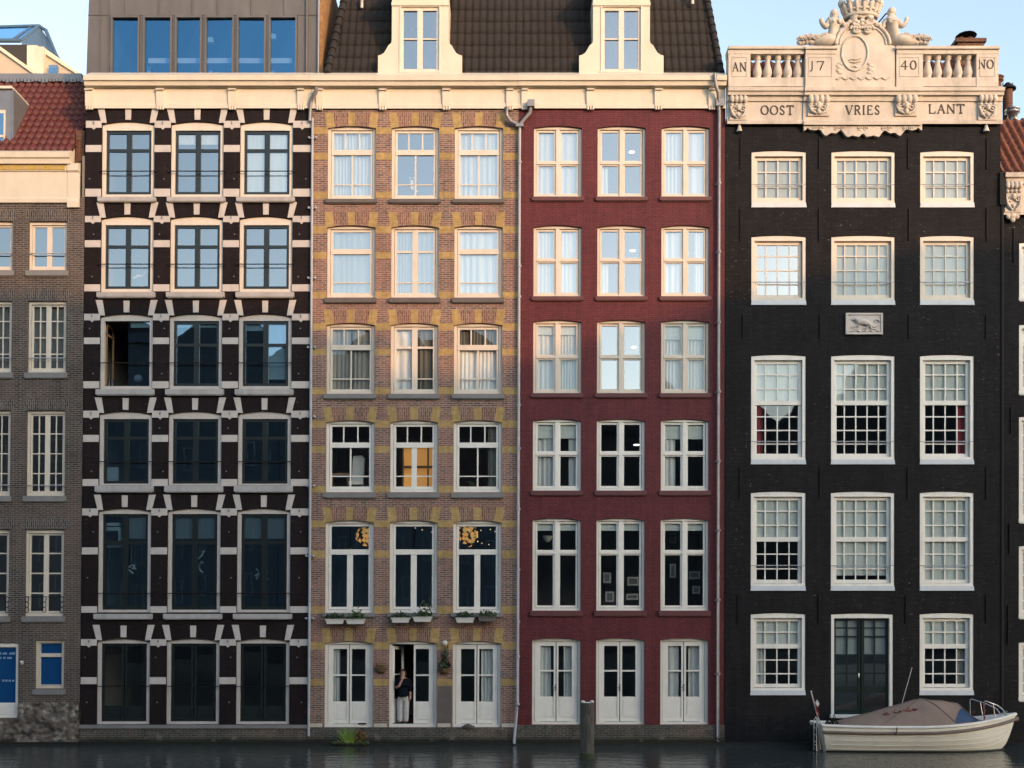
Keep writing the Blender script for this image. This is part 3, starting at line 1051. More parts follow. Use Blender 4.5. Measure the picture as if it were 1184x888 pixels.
for i in range(6):
    xa, xb = xs[2 * i] + .01, xs[2 * i + 1] - .01
    f = B()
    t = .055
    f.box(xa, xa + t, yz - .05, yz + .08, wz0, wz1); f.box(xb - t, xb, yz - .05, yz + .08, wz0, wz1)
    f.box(xa + t, xb - t, yz - .05, yz + .08, wz1 - t * 1.2, wz1); f.box(xa + t, xb - t, yz - .05, yz + .08, wz0, wz0 + .03)
    ff = f.build('window_frame', 'zinc', ext)
    g = B(); g.face([(xa + t, yz + .05, wz0), (xb - t, yz + .05, wz0), (xb - t, yz + .052 + .01 * R.uniform(-1, 1), wz1), (xa + t, yz + .052, wz1)])
    g.build('pane', 'blue_glass', ext)
for u, v, l in ((316, 43, 'small white pendant lamp behind the right-most blue window of the zinc storey'), (243.5, 47, 'small white pendant lamp behind the middle blue windows of the zinc storey')):
    k = B(); xx, z_ = ub(u, v, 1.1), vz(v, 1.1)
    k.box(xx - .08, xx + .08, 1.05, 1.2, z_ - .07, z_ + .09)
    t_ = tag(k.build('pendant_lamp', 'room_white', None), l, 'lamp', 'pendant lamps in the zinc storey')
    k = B(); k.tube([(xx, 1.12, z_ + .09), (xx, 1.12, z_ + .8)], .012, 5); k.build('cord', 'iron', t_)
tb = B()
tb.box(ub(172, 71, 1.0), ub(338, 71, 1.0), .95, 1.5, vz(74, 1.0), vz(68, 1.0))
for uu in (180, 250, 320): tb.box(ub(uu, 80, 2.) - .05, ub(uu, 80, 2.) + .05, 1.3, 1.4, z0_, vz(74, 1.2))
tag(tb.build('desk', 'desk_pink', None), 'long pale desk seen through the blue windows of the zinc storey', 'desk')
# downpipe with its swan neck between the black and the banded house
dp = B()
px = X(357.3)
dp.tube([(ub(366, 100, -.3), -.32, vz(101, -.3)), (ub(365.5, 107, -.25), -.28, vz(107, -.25)), (ub(360, 113, -.2), -.15, vz(113, -.2)), (ub(358.7, 120, -.15), -.12, vz(120, -.12)), (ub(358.7, 140, -.1), -.1, Z(142))], .062, 8)
dpo = dp.build('downpipe', 'pipe_grey', hB)
d2 = B(); d2.tube([(px, -.08, Z(138)), (px, -.08, Z(851))], .042, 8); d2.build('lower_pipe', 'pipe_white', dpo)
for v in (160, 241, 322, 402, 482, 562, 643, 715):
    k = B(); k.box(px - .10, px + .10, -.05, 0., Z(v) - .02, Z(v) + .02)
    k.ball((px - .11, -.06, Z(v)), .04, 8, 5); k.ball((px + .11, -.06, Z(v)), .045, 8, 5)
    k.build('pipe_clip', 'pipe_white', dpo)

# ================================================================== banded yellow and pink brick house
CUR['y'] = .012
hC = house('brick_house', 'pink brick house banded with mustard yellow brick and cream painted windows', 476)
C_COLS = [(374.6, 430.8), (449.4, 504.6), (523, 578.8)]
C_ROWS = [(145.5, 231, 173, 175.5), (260.3, 344.3, 287.6, 291), (373.3, 456, 399, 402), (485.8, 569, 512, 515.5), (601.6, 708.6, 635.5, 640), (741.3, 841, 747, 812)]
C_SILL = [(231, 235), (345, 350), (456, 461), (570, 575.5), (709, 713)]
ops, grid = [], []
for r, row in enumerate(C_ROWS):
    for c, (u0, u1) in enumerate(C_COLS):
        op = opening(u0, u1, row[0], row[1], 2.6)
        ops.append(op); grid.append((r, c, op))
wall(hC, 355.7, 596.9, 118, 841, ops, 'pink_brick', reveal=.3)
shell(hC, 355.7, 596.9, 118, [120, 247, 359, 472, 585, 726, 842], depth=5)
for r, c, op in grid:
    v0, v1, ta, tb_ = C_ROWS[r]
    ft = 3.4
    gh = v1 - 4 - (v0 + ft)
    fr_ = lambda v: (v - v0 - ft) / gh
    tr = fr_((ta + tb_) / 2)
    low = tr + (1 - tr) * .70
    T3 = [('h', tr, 6, 0, 1, -.02), ('v', 1 / 3, 1.5, 0, tr, .01), ('v', 2 / 3, 1.5, 0, tr, .01), ('v', .5, 1.8, tr, 1, .006), ('h', low, 1.3, 0, 1, .012)]
    T1 = [('h', tr, 6, 0, 1, -.02), ('h', low, 1.3, 0, 1, .012)]
    CS = [('v', .5, 6.5, 0, 1, -.01), ('h', tr, 2.5, 0, 1, .004), ('h', low, 1.3, 0, 1, .012)]
    T3M = [('h', tr, 6, 0, 1, -.02), ('v', 1 / 3, 1.5, 0, tr, .01), ('v', 2 / 3, 1.5, 0, tr, .01), ('v', .5, 6, tr, 1, .0), ('h', low, 1.3, 0, 1, .012)]
    BIG = [('h', tr, 6, 0, 1, -.02), ('v', .5, 6.8, tr, 1, .0)]
    kw = {}
    dr = []
    if r == 0: bars = T3; dr = [('pleat', 0, 1, 0, 1, 'net_curtain')] if c != 1 else []
    elif r == 1: bars = CS if c == 1 else T1; dr = [('pleat', 0, 1, 0, 1, 'net_curtain' if c == 2 else 'grey_curtain')] if c != 1 else [('pleat', 0, .5, 0, 1, 'grey_curtain'), ('pleat', .5, 1, 0, 1, 'grey_curtain')]
    elif r == 2:
        bars = CS if c == 1 else T3
        dr = [[('pleat', 0, .48, 0, 1, 'grey_curtain'), ('pleat', .52, 1, 0, 1, 'grey_curtain')], [('pleat', 0, .44, 0, 1, 'pale_curtain'), ('pleat', .58, 1, 0, 1, 'dark_curtain')],
              [('pleat', 0, 1, tr, 1, 'pale_curtain'), ('pleat', 0, .9, 0, tr, 'dark_curtain')]][c]
    elif r == 3:
        bars = T3M if c == 1 else T3
        if c == 2: dr = [('pleat', .74, 1, 0, 1, 'dark_curtain')]
    elif r == 4: bars = BIG
    else:
        bars = [('v', .5, 6, 0, 1, -.012), ('h', .39, 1.8, 0, 1, .01), ('v', .07, 5.4, 0, 1, 0), ('v', .93, 5.4, 0, 1, 0), ('h', .04, 4, 0, 1, 0)]
        kw = dict(solid=.72, leaf_split=True, name='french_door', open_half=0 if c == 1 else None)
        dr = [[('pleat', .0, .27, 0, .72, 'net_curtain')], [], [('pleat', .6, 1, 0, .72, 'net_curtain')]][c]
    gl = 'window_glass' if r < 3 else ('tinted_glass' if r < 5 else 'clear_glass')
    if r in (2, 3): gl = 'clear_glass'
    w = window(hC, op, 3.3, ft, 3.6, 'off_white_paint' if r < 3 else 'white_paint', .085, stile=2.6 if r != 5 else 2.2, bars=bars, drapes=dr, glass=gl,  # frame colour carries sun warmth above the shadow line only
               sill=(2.2, *C_SILL[r], .09, 'grey_stone' if r > 1 else 'dark_stone') if r < 5 else None, **kw)
    u0, u1 = C_COLS[c]
    top, bot = v0 - 15.2, v0
    m = (u0 + u1) / 2
    def zz(u, v): return (X(u), Z(v) if v != bot else arch_z(op, min(max(X(u), op['x0']), op['x1'])) + .004)
    for pts in ([(u0 - 3.6, top), (u0 + 6, top), (u0 + 8.6, bot), (u0 - 1.2, bot + 2.9)], [(u1 + 3.6, top), (u1 - 6, top), (u1 - 8.6, bot), (u1 + 1.2, bot + 2.9)], [(m - 4.4, top), (m + 4.4, top), (m + 4, bot), (m - 4, bot)]):
        b = B(); b.prism([zz(u, v) for u, v in pts], -.006 - .002 * R.random(), -.0005); b.build('brick_voussoir', 'mustard_brick', hC)
    for a, b_ in ((u0 + 6.1, m - 4.5), (m + 4.5, u1 - 6.1)):
        l = a < m
        lo = [(a + 2.5 if l else a - .4, bot), (b_ + .4 if l else b_ - 2.5, bot)]
        b = B(); b.prism([zz(a, top), zz(b_, top), zz(*lo[1]), zz((lo[0][0] + lo[1][0]) / 2, bot), zz(*lo[0])], -.003, -.0004)
        b.build('brick_arch', 'pink_soldier_brick', hC)
    if r == 5:
        if c == 1:       # left leaf swung inwards
            lf = B()
            xh = op['x0'] + .11
            ang = math.radians(64)
            def leafbox(a, b_, z0, z1, t=.045):
                ca, sa = math.cos(ang), math.sin(ang)
                q = [(xh + a * ca, .17 + a * sa), (xh + b_ * ca, .17 + b_ * sa), (xh + b_ * ca - t * sa, .17 + b_ * sa + t * ca), (xh + a * ca - t * sa, .17 + a * sa + t * ca)]
                lf.face([(x, y, z0) for x, y in q][::-1]); lf.face([(x, y, z1) for x, y in q])
                for i in range(4):
                    p, s_ = q[i], q[(i + 1) % 4]
                    lf.face([(p[0], p[1], z0), (s_[0], s_[1], z0), (s_[0], s_[1], z1), (p[0], p[1], z1)])
            W = (op['x1'] - op['x0']) / 2 - .1
            zb0, zt0 = op['z0'] + .12, op['z1'] - .16
            leafbox(0, .09, zb0, zt0); leafbox(W - .09, W, zb0, zt0)
            leafbox(.091, W - .091, zb0, zb0 + .75, .035); leafbox(.091, W - .091, zt0 - .1, zt0); leafbox(.091, W - .091, zb0 + 1.5, zb0 + 1.54)
            lf.build('door_leaf', 'white_paint', w)
        if c == 0:
            k = B(); k.box(op['x0'] + 1.05, op['x0'] + 1.3, .05, .085, op['z0'] + .09, op['z0'] + .13); k.build('letter_flap', 'iron', w)
C_BANDS = [(147, 155), (176.5, 184.6), (221.6, 229.4), (261, 269.3), (291, 299), (337, 344.5), (373.5, 381.6), (403, 410.6), (448, 456), (486, 494), (515.7, 523.2), (561.6, 569.2),
           (601.8, 609.7), (636.8, 644.8), (701, 709), (742.2, 750.4), (785, 793)]
for a, b_ in [(355.8, 374.4), (431, 449.2), (504.8, 522.8), (579, 596.8)]:
    for va, vb in C_BANDS:
        b = B(); b.box(X(a) + .002, X(b_) - .002, -.005, -.0005, Z(vb), Z(va)); b.build('brick_band', 'mustard_brick', hC)
    b = B(); b.box(X(a + 1), X(b_ - 2), -.007, -.0005, Z(840.7), Z(836.5)); b.build('sandstone_block', 'sandstone', hC)
rd = B()
for u0, u1 in [(509, 517.5)]: rd.box(X(u0 - 3), X(u1 + 4), -.004, -.0006, Z(836), Z(793.5))
rd.build('render_patch', 'dark_stone', hC)
pl = B(); pl.box(X(355.7), X(597), -.05, .25, -1.2, Z(841.2)); pl.build('plinth', 'plinth_brick', hC)
tk = B(); tk.box(X(355.7), X(597), -.18, -.04, -1.2, .11); tk.build('wet_footing', 'wet_algae', hC)
for lump in (((541, 840, .11), (537.5, 840.8, .08), (545, 841, .09)), ((459, 856, .1), (457, 857.5, .13))):
    pt = B()
    for u, v, r_ in lump: pt.ball((X(u), -.05, Z(v)), r_, 8, 6, (1.3, .5, .8))
    pt.build('mortar_lump', 'plinth_brick', hC)
cornice(hC, X(355.7), X(597), [(366, 374.3), (438.5, 447.3), (511.8, 521), (585.5, 593.5)])

# ================================================================== dark red house
CUR['y'] = 0.
hD = house('brick_house', 'dark red painted brick house with white cross windows on every storey', 718)
D_COLS = [(615, 670.8), (689, 744.8), (763.3, 818.8)]
D_ROWS = [(145.3, 228, 187), (260.2, 343, 299.7), (369.8, 454.8, 412), (484.2, 567.3, 524), (599, 706, 638.6), (737.8, 837.8, 803)]
D_SILL = [(228.4, 232.5), (343.4, 347.5), (455.2, 459.5), (567.7, 572.5), (706.4, 712)]
ops, grid = [], []
for r, row in enumerate(D_ROWS):
    for c, (u0, u1) in enumerate(D_COLS):
        op = opening(u0, u1, row[0], row[1], 2.6)
        ops.append(op); grid.append((r, c, op))
wall(hD, 597.1, 837.4, 118, 838, ops, 'red_painted_brick', reveal=.3)
shell(hD, 597.1, 837.4, 118, [120, 246, 358, 471, 583, 724, 838], depth=5)
for r, c, op in grid:
    v0, v1, tv = D_ROWS[r]
    ft = 3.3
    H = v1 - 3 - v0 - ft
    tr = (tv - v0 - ft) / H
    kw, dr = {}, []
    if r < 5:
        t2 = 6.2
        bars = [('v', .5, 8.5, 0, 1, 0), ('h', tr, t2, 0, 1, 0), ('v', .5, 4.2, 0, 1, -.045), ('h', tr, 3.0, 0, 1, -.043)]
    else:
        bars = [('v', .5, 5, 0, 1, -.012), ('h', .37, 1.8, 0, 1, .01), ('v', .08, 5.5, 0, 1, 0), ('v', .92, 5.5, 0, 1, 0), ('h', .04, 4, 0, 1, 0)]
        kw = dict(solid=.69, leaf_split=True, name='french_door', handle=True)
    P = lambda a, b, p=0, q=1, m='net_curtain': ('pleat', a, b, p, q, m)
    Bl = lambda a, b, p=0, q=1, m='blind_white': ('blind', a, b, p, q, m)
    if r == 0: dr = [[P(0, 1)], [P(0, .16, .5), P(.62, 1)], [P(0, .5), P(.5, 1)]][c] if c != 1 else [P(0, .2, .55, 1)]
    if r == 1: dr = [[P(0, 1)], [P(0, .22, .45, 1)], [P(0, .46), P(.74, 1)]][c]
    if r == 2: dr = [[P(.05, .5, .15), P(.52, 1, .15), Bl(0, 1, 0, .15)], [], [P(0, 1, .15), Bl(0, 1, 0, .22)]][c]
    if r == 3: dr = [[P(0, .44, .2), P(.78, 1, .2), Bl(0, 1, 0, .23)], [], [P(0, .3, .2), Bl(0, 1, 0, .24)]][c]
    if r == 4: dr = [Bl(0, 1, 0, .1)]
    if r == 5: dr = [[P(.0, .38, 0, .7), P(.68, 1, 0, .7)], [], [P(0, .4, 0, .7), P(.62, .92, 0, .7)]][c]
    gl = 'window_glass' if r < 2 or (r, c) == (2, 1) else 'clear_glass'
    window(hD, op, 2.9, ft, 3, 'off_white_paint' if r < 3 else 'white_paint', .085, stile=2.2, bars=bars, drapes=dr, glass=gl, smat=None,  # warm white for storeys in sun, plain white for those in shade
           sill=(2.2, *D_SILL[r], .08, 'red_sill') if r < 5 else None, **kw)
pl = B(); pl.box(X(597.1), X(837.4), -.05, .25, -1.2, Z(838.2)); pl.build('plinth', 'plinth_brick', hD)
tk = B(); tk.box(X(597.1), X(837.4), -.18, -.04, -1.2, .10); tk.build('wet_footing', 'wet_algae', hD)
cornice(hD, X(597.1), ub(840.5, 100, -.3), [(603, 610.5), (678, 687), (756.5, 765.5), (818.5, 826.5)])

# mansard roofs and dormers over the banded and the red house
ya, yb = .22, 2.35
za = vz(88, ya) - .2
zb_ = za + 5.3
for parent, x0, x1, cl, cr in ((hC, ub(377.5, 87, ya), X(597.2) + .06, .62, None), (hD, X(597.2) + .06, ub(834.5, 87, ya), None, -.45)):
    mb = pantiles(x0, x1, ya, za, yb, zb_, .236, .50, .017, clipl=cl, clipr=cr)
    c0, c1 = (cl or 0), (cr or 0)
    lo = [(x0, ya + .12, za), (x1, ya + .12, za), (x1, 5.4, za), (x0, 5.4, za)]
    hi = [(x0 + c0, yb + .12, zb_), (x1 + c1, yb + .12, zb_), (x1 + c1, 5.0, zb_), (x0 + c0, 5.0, zb_)]
    mb.face(hi); mb.face(lo[::-1])
    for i in range(4):
        j = (i + 1) % 4
        mb.face([lo[i], lo[j], hi[j], hi[i]])
    rf = mb.build('roof', 'dark_pantile', parent)
    vr = B()
    if cl:
        for k in range(17):
            t = k / 17; t2 = t + .075
            vr.tube([(x0 + cl * t - .03, ya + (yb - ya) * t - .05, za + 5.3 * t), (x0 + cl * t2 - .03, ya + (yb - ya) * t2 - .03, za + 5.3 * t2)], [.13, .10], 8)
    else:
        for k in range(17):
            t = k / 17; t2 = t + .075
            vr.tube([(x1 + cr * t + .03, ya + (yb - ya) * t - .05, za + 5.3 * t), (x1 + cr * t2 + .03, ya + (yb - ya) * t2 - .03, za + 5.3 * t2)], [.12, .09], 8)
    vr.build('hip_tiles', 'dark_pantile', rf)
    pv = B()
    uv_, vv_ = (418, 9.5) if parent is hC else (801, 5)
    xp_, yp_ = ub(uv_, vv_, 1.2), 1.25
    pv.lathe(xp_, yp_, [(.05, vz(vv_, yp_)), (.05, vz(vv_ - 11, yp_)), (.08, vz(vv_ - 11.5, yp_)), (.03, vz(vv_ - 14, yp_))], 8)
    pv.build('vent_pipe', 'pot_white', rf)
    uc = 485.5 if parent is hC else 718.5
    yd = .12
    q = lambda u, v: (ub(uc, 60, yd) + X(u) * (36 + yd) / 36, vz(v, yd))
    prof = [(-49, 85.5), (-49, 64), (-46, 63.5), (-42, 61), (-39.5, 57), (-37, 52.5), (-33.5, 49.5), (-33, 46), (-33, -8)]
    outl = prof + [(-u, v) for u, v in prof[::-1]]
    # front with the window opening left free
    fr = B()
    wl, wr, wt, wb = -22.5, 22.5, 8, 81.5
    fr.prism([q(*p) for p in prof] + [q(wl, -8), q(wl, 85.5)], yd, yd + .16)
    fr.prism([q(-u, v) for u, v in prof] + [q(wr, -8), q(wr, 85.5)], yd, yd + .16)
    xl, xr = q(wl, 0)[0], q(wr, 0)[0]
    fr.box(xl, xr, yd, yd + .16, vz(85.5, yd), vz(wb, yd)); fr.box(xl, xr, yd, yd + .16, vz(wt, yd), vz(-8, yd))
    fr.box(q(-50.5, 0)[0], q(50.5, 0)[0], yd - .06, yd + .2, vz(87.4, yd), vz(85.3, yd))
    fr.box(q(-33.5, 0)[0], q(33.5, 0)[0], yd - .04, yd + .02, vz(7, yd), vz(3, yd))
    for sgn in (-1, 1):      # cheeks back to the roof
        xc = q(sgn * 31.5, 0)[0]
        fr.box(xc - .05, xc + .05, yd + .161, yd + 2.0, vz(80, yd), vz(-8, yd))
        pnl = B()
    d_ = fr.build('dormer', 'cream_paint', parent)
    cap = B()
    moulding(cap, q(-37, 0)[0], q(37, 0)[0], [(-.1 - yd, 8 - 14), (.05 - yd, -6), (.07 - yd, -9), (.15 - yd, -10), (.17 - yd, -15), (-2.2 - yd, -19), (-2.2 - yd, -6)])
    cap.build('cap', 'cream_paint', d_)
    f = B()
    z0w, z1w = vz(wb, yd), vz(wt, yd)
    t = .085
    f.box(xl, xl + t, yd + .05, yd + .13, z0w, z1w); f.box(xr - t, xr, yd + .05, yd + .13, z0w, z1w)
    f.box(xl + t, xr - t, yd + .05, yd + .13, z0w, z0w + .07); f.box(xl + t, xr - t, yd + .05, yd + .13, z1w - .09, z1w)
    xm = (xl + xr) / 2
    f.box(xm - .085, xm + .085, yd + .04, yd + .125, z0w + .071, z1w - .091)
    zm = (z0w + z1w) / 2 + .02
    f.box(xl + t + .001, xm - .087, yd + .06, yd + .12, zm - .02, zm + .02); f.box(xm + .087, xr - t - .001, yd + .06, yd + .12, zm - .02, zm + .02)
    f.box(xl - .04, xl, yd - .025, yd + .003, z0w - .03, z1w + .04); f.box(xr, xr + .04, yd - .025, yd + .003, z0w - .03, z1w + .04); f.box(xl - .039, xr + .039, yd - .03, yd + .003, z1w + .0401, z1w + .09); f.box(xl - .06, xr + .06, yd - .05, yd + .003, z0w - .09, z0w - .031)
    f.build('window_frame', 'off_white_paint', d_)
    g = B()
    g.face([(xl + t, yd + .10, z0w), (xm, yd + .102, z0w), (xm, yd + .106, z1w), (xl + t, yd + .104, z1w)])
    g.face([(xm, yd + .10, z0w), (xr - t, yd + .104, z0w), (xr - t, yd + .1, z1w), (xm, yd + .1, z1w)])
    g.build('pane', 'window_glass', d_)
    bk = B(); bk.box(xl - .1, xr + .1, yd + .9, yd + .95, z0w - .2, z1w + .2); bk.build('inner_wall', 'interior_plaster', d_)
# Y shaped downpipe between the two
dp = B()
xm = X(598.3)
zj = Z(146)
dp.tube([(ub(585.5, 124, -.15), -.2, vz(124, -.2)), (ub(585.5, 133, -.15), -.16, vz(133, -.16)), (ub(590, 140, -.1), -.13, vz(140, -.13)), (ub(599, 146, -.1), -.1, zj)], [.07, .07, .065, .06], 8)
dp.tube([(ub(614, 121, -.15), -.18, vz(121, -.18)), (ub(613, 130, -.15), -.15, vz(130, -.15)), (ub(606, 138, -.1), -.12, vz(138, -.12)), (ub(601, 146, -.1), -.1, zj)], [.065, .06, .055, .055], 8)
hx = ub(614, 121, -.2)
dp.box(hx - .11, hx + .11, -.30, -.08, vz(124, -.2), vz(116.5, -.2))
dp.box(xm - .12, xm + .12, -.19, -.01, Z(149), Z(145.5))
dpo = dp.build('downpipe', 'pipe_grey', hC)
d2 = B()
d2.tube([(xm, -.10, Z(148)), (xm, -.10, Z(812)), (xm - .02, -.11, Z(818)), (X(594.6), -.16, Z(855)), (X(594.4), -.2, Z(859.5))], .045, 8)
for v in (190, 310, 345, 470, 520, 590, 660, 720, 760, 815): d2.tube([(xm, -.10, Z(v)), (xm, -.10, Z(v) + .06)], .066, 8)
d2.build('lower_pipe', 'pipe_white', dpo)
dp = B()
xm = X(829.3)
dp.tube([(ub(826, 87, -.36), -.40, vz(86, -.36)), (ub(827, 100, -.3), -.38, vz(100, -.3)), (ub(830, 108, -.25), -.3, vz(108, -.25)), (ub(831, 116, -.2), -.2, vz(116, -.2)), (ub(831, 128, -.12), -.13, Z(130))], .06, 8)
dp.box(ub(831, 122) - .12, ub(831, 122) + .12, -.24, -.03, Z(126), Z(117))
dpo = dp.build('downpipe', 'pipe_grey', hD)
d2 = B()
d2.tube([(xm, -.12, Z(126)), (xm, -.12, Z(851)), (xm - .02, -.2, Z(857.5))], .052, 8)
for v in (215, 294, 375, 455, 535, 615, 695, 780): d2.tube([(xm, -.12, Z(v)), (xm, -.12, Z(v) + .07)], .075, 8); d2.box(xm - .1, xm + .02, -.06, 0., Z(v), Z(v) + .04)
d2.build('lower_pipe', 'pipe_grey', dpo)

# ================================================================== tall black house with the sandstone parapet
CUR['y'] = -.02
hE = house('brick_house', 'tall tar-black house with carved sandstone parapet dated 1740', 997)
E_COLS = [(867.6, 930.6), (960.2, 1033.4), (1063, 1125)]
E_ROWS = [(175, 240.4, 3, 0), (273, 353, 4, 0), (410.7, 537, 3, 4), (568.7, 683, 3, 3), (709, 803.7, 2, 3)]
ops, grid = [], []
for r, (v0, v1, a, b) in enumerate(E_ROWS):
    for c, (u0, u1) in enumerate(E_COLS):
        if r == 4 and c == 1: continue
        op = opening(u0, u1, v0, v1, 1.6)
        ops.append(op); grid.append((r, c, op))
door_op = opening(960.6, 1032, 709.5, 828, 1.2)
wall(hE, 837.5, 1155.8, 138, 862, ops + [door_op], 'tar_black_brick', reveal=.35)
shell(hE, 837.5, 1155.8, 138, [142, 254, 380, 552, 697, 830], depth=5.5)
for r, c, op in grid:
    v0, v1, ra, rb_ = E_ROWS[r]
    nc = 5 if c == 1 else 4
    fw, ft, fb = 3.6, 5.6, 8.5
    H = v1 - v0 - ft - fb
    if rb_ == 0:
        bars = bar_rows(ra, nc, 1.45)
    else:
        mr = {2: .437, 3: .49, 4: .405}[r]
        bars = [('h', mr, 5.2, 0, 1, -.03)] + bar_rows(ra, nc, 1.45, 0, mr) + [(d, f, w_, p, q, o) for d, f, w_, p, q, o in bar_rows(rb_, nc, 1.45, mr, 1)]
    Bl = lambda p, q, m='blind_white', a=0, b=1: ('blind', a, b, p, q, m)
    mr = {2: .437, 3: .49, 4: .405}.get(r)
    if r == 0: dr = [Bl(0, 1, 'blind_grey')]
    elif r == 1: dr = [] if c == 0 else [Bl(0, 1, 'blind_grey')]
    elif r == 2: dr = [Bl(0, mr)] + ([('pleat', 0, .2, mr, 1, 'red_drape')] if c == 0 else [('pleat', .78, 1, mr, 1, 'red_drape')] if c == 2 else [])
    elif r == 3: dr = [Bl(0, mr if c == 0 else (.9 if c == 1 else 1))]
    else: dr = [Bl(0, mr - .02)] + ([('pleat', 0, .24, mr, 1, 'net_curtain')] if c == 0 else [('pleat', .8, 1, mr, 1, 'grey_curtain')])
    w = window(hE, op, fw, ft, fb, 'off_white_paint' if r < 2 else 'white_paint', .012, .08, sy=.115, stile=3.4, bars=bars, drapes=dr, jamb=.12,  # sun's warmth is in the paint of the top two rows
               glass='window_glass' if (r, c) == (1, 0) else 'clear_glass', name='window')
    s_ = B()
    s_.prism([(op['x0'] + .004, Z(v1 - 5.4)), (op['x1'] - .004, Z(v1 - 5.4)), (op['x1'] + .015, Z(v1)), (op['x0'] - .015, Z(v1))], -.035, .011)
    s_.build('sill', 'cool_sill', w)
    k = B()
    zr = Z(v0 + (v1 - v0) * (.585 if r == 0 else .665 if r == 1 else .79 if r == 2 else .745))
    if r < 4: k.tube([(op['x0'] + .0, .02, zr), (op['x1'] - .0, .02, zr)], .016, 6)
    if r < 4: k.build('guard_rail', 'pipe_white', w)
# canal door
nb = []
dw = window(hE, door_op, 3.6, 5.2, 1.0, 'white_paint', .012, .10, sy=.12, smat='door_green', stile=2.4, glass='window_glass', jamb=.15, leaf_split=True, name='canal_door',
            bars=[('v', .25, 1.7, 0, .7, .01), ('v', .75, 1.7, 0, .7, .01)] + [('h', f, 1.7, 0, 1, .012) for f in (.19, .38, .57)] + [('h', .10, 1.2, 0, 1, .012), ('h', .735, 7, 0, 1, 0), ('h', .985, 9, 0, 1, 0), ('v', .46, 3, 0, 1, 0), ('v', .54, 3, 0, 1, 0)],
            drapes=[('blind', 0, .44, 0, .37, 'blind_white'), ('blind', .56, 1, 0, .37, 'blind_white')], sill=(2, 826, 829.5, .10, 'white_paint'))
k = B(); k.ball((X(993.6), .09, Z(781)), .035, 8, 5, (.8, .8, 2.2)); k.build('handle', 'white_paint', dw)
tk = B(); tk.box(X(837.6), X(1155.8), -.16, -.001, -1.2, .09); tk.build('wet_footing', 'wet_algae', hE)
# wall anchors
for v0, v1, cols in ((160, 196, (855, 946, 1049, 1140)), (241, 279, (855, 946, 1050, 1140)), (364, 392, (858, 947.5, 1050, 1139.5)), (540, 578, (855, 947.5, 1049, 1140)), (688, 721, (853, 946.5, 1047, 1140))):
    for u in cols:
        k = B()
        k.box(X(u - .2) - .012, X(u - .2) + .012, -.04, -.0, Z(v1), Z(v0))
        k.build('wall_anchor', 'iron', hE)
# carved tablet of a running animal among waves
tb = B(); tb.box(X(977), X(1018.5), -.05, -.001, Z(387), Z(363.2))
tab = tb.build('relief_tablet', 'white_stone', hE)
fr = B()
for a in ((976.4, 978.4, 362.8, 387.4), (1017, 1019, 362.8, 387.4)): fr.box(X(a[0]), X(a[1]), -.085, -.002, Z(a[3]), Z(a[2]))
fr.box(X(978.4), X(1017), -.085, -.003, Z(364.8), Z(362.8)); fr.box(X(978.4), X(1017), -.085, -.003, Z(387.4), Z(385.3))
fr.build('tablet_frame', 'white_stone', tab)
P = lambda u, v, y=-.06: (X(u), y, Z(v))
an = B()
an.tube([P(989.5, 374.5), P(993, 373, -.07), P(998, 373.4, -.075), P(1002, 375, -.07), P(1005, 377.5, -.06)], [.07, .11, .10, .09, .05], 10)
an.tube([P(991, 373), P(988.5, 370.5, -.08), P(986.6, 369.6, -.08), P(983.5, 371)], [.09, .065, .05, .025], 8)
an.tube([P(987, 369.5), P(987.5, 367)], [.025, .01], 6); an.tube([P(989.2, 369.5), P(991, 367.3)], [.025, .01], 6)
for pts in ([(990, 376), (987, 378.6), (982.5, 379.4)], [(992, 377), (990.5, 381), (986, 382)], [(1003, 377), (1000, 380.5), (996, 380.5)], [(1004.5, 378), (1006, 381), (1011, 381.5)]):
    an.tube([P(*p) for p in pts], [.05, .032, .02], 6)
an.tube([P(1004.5, 377), P(1009, 379), P(1013, 376.5), P(1015, 372), P(1012.5, 369.8), P(1009.5, 371), P(1010, 373.5)], [.035, .03, .028, .026, .026, .022, .012], 6)
for i in range(5):
    u = 981 + i * 7.5
    an.tube([P(u, 384), P(u + 2, 382.6, -.065), P(u + 4, 384)], [.02, .03, .02], 6)
an.build('carved_animal', 'white_stone', tab)

# entablature
PM = 'sandstone'
en = B()
moulding(en, X(838.2) + .0, X(1156.5) - .02, [(-.02, 143.5), (.15, 143.5), (.16, 140), (.11, 139), (.11, 118), (.16, 117), (.18, 111), (.26, 110), (.28, 106), (.33, 105), (.34, 101), (-.1, 100)])
en.build('entablature', PM, hE)
xl, xr = ub(929, 130, -.2), ub(1065.5, 130, -.2)
ce = B()
moulding(ce, xl, xr, [(.05, 144.5), (.21, 144.5), (.22, 140.5), (.16, 139.5), (.16, 118), (.21, 117), (.235, 111), (.315, 110), (.335, 106), (.39, 105), (.40, 100.5), (.05, 100)])
ce.build('entablature_centre', PM, hE)
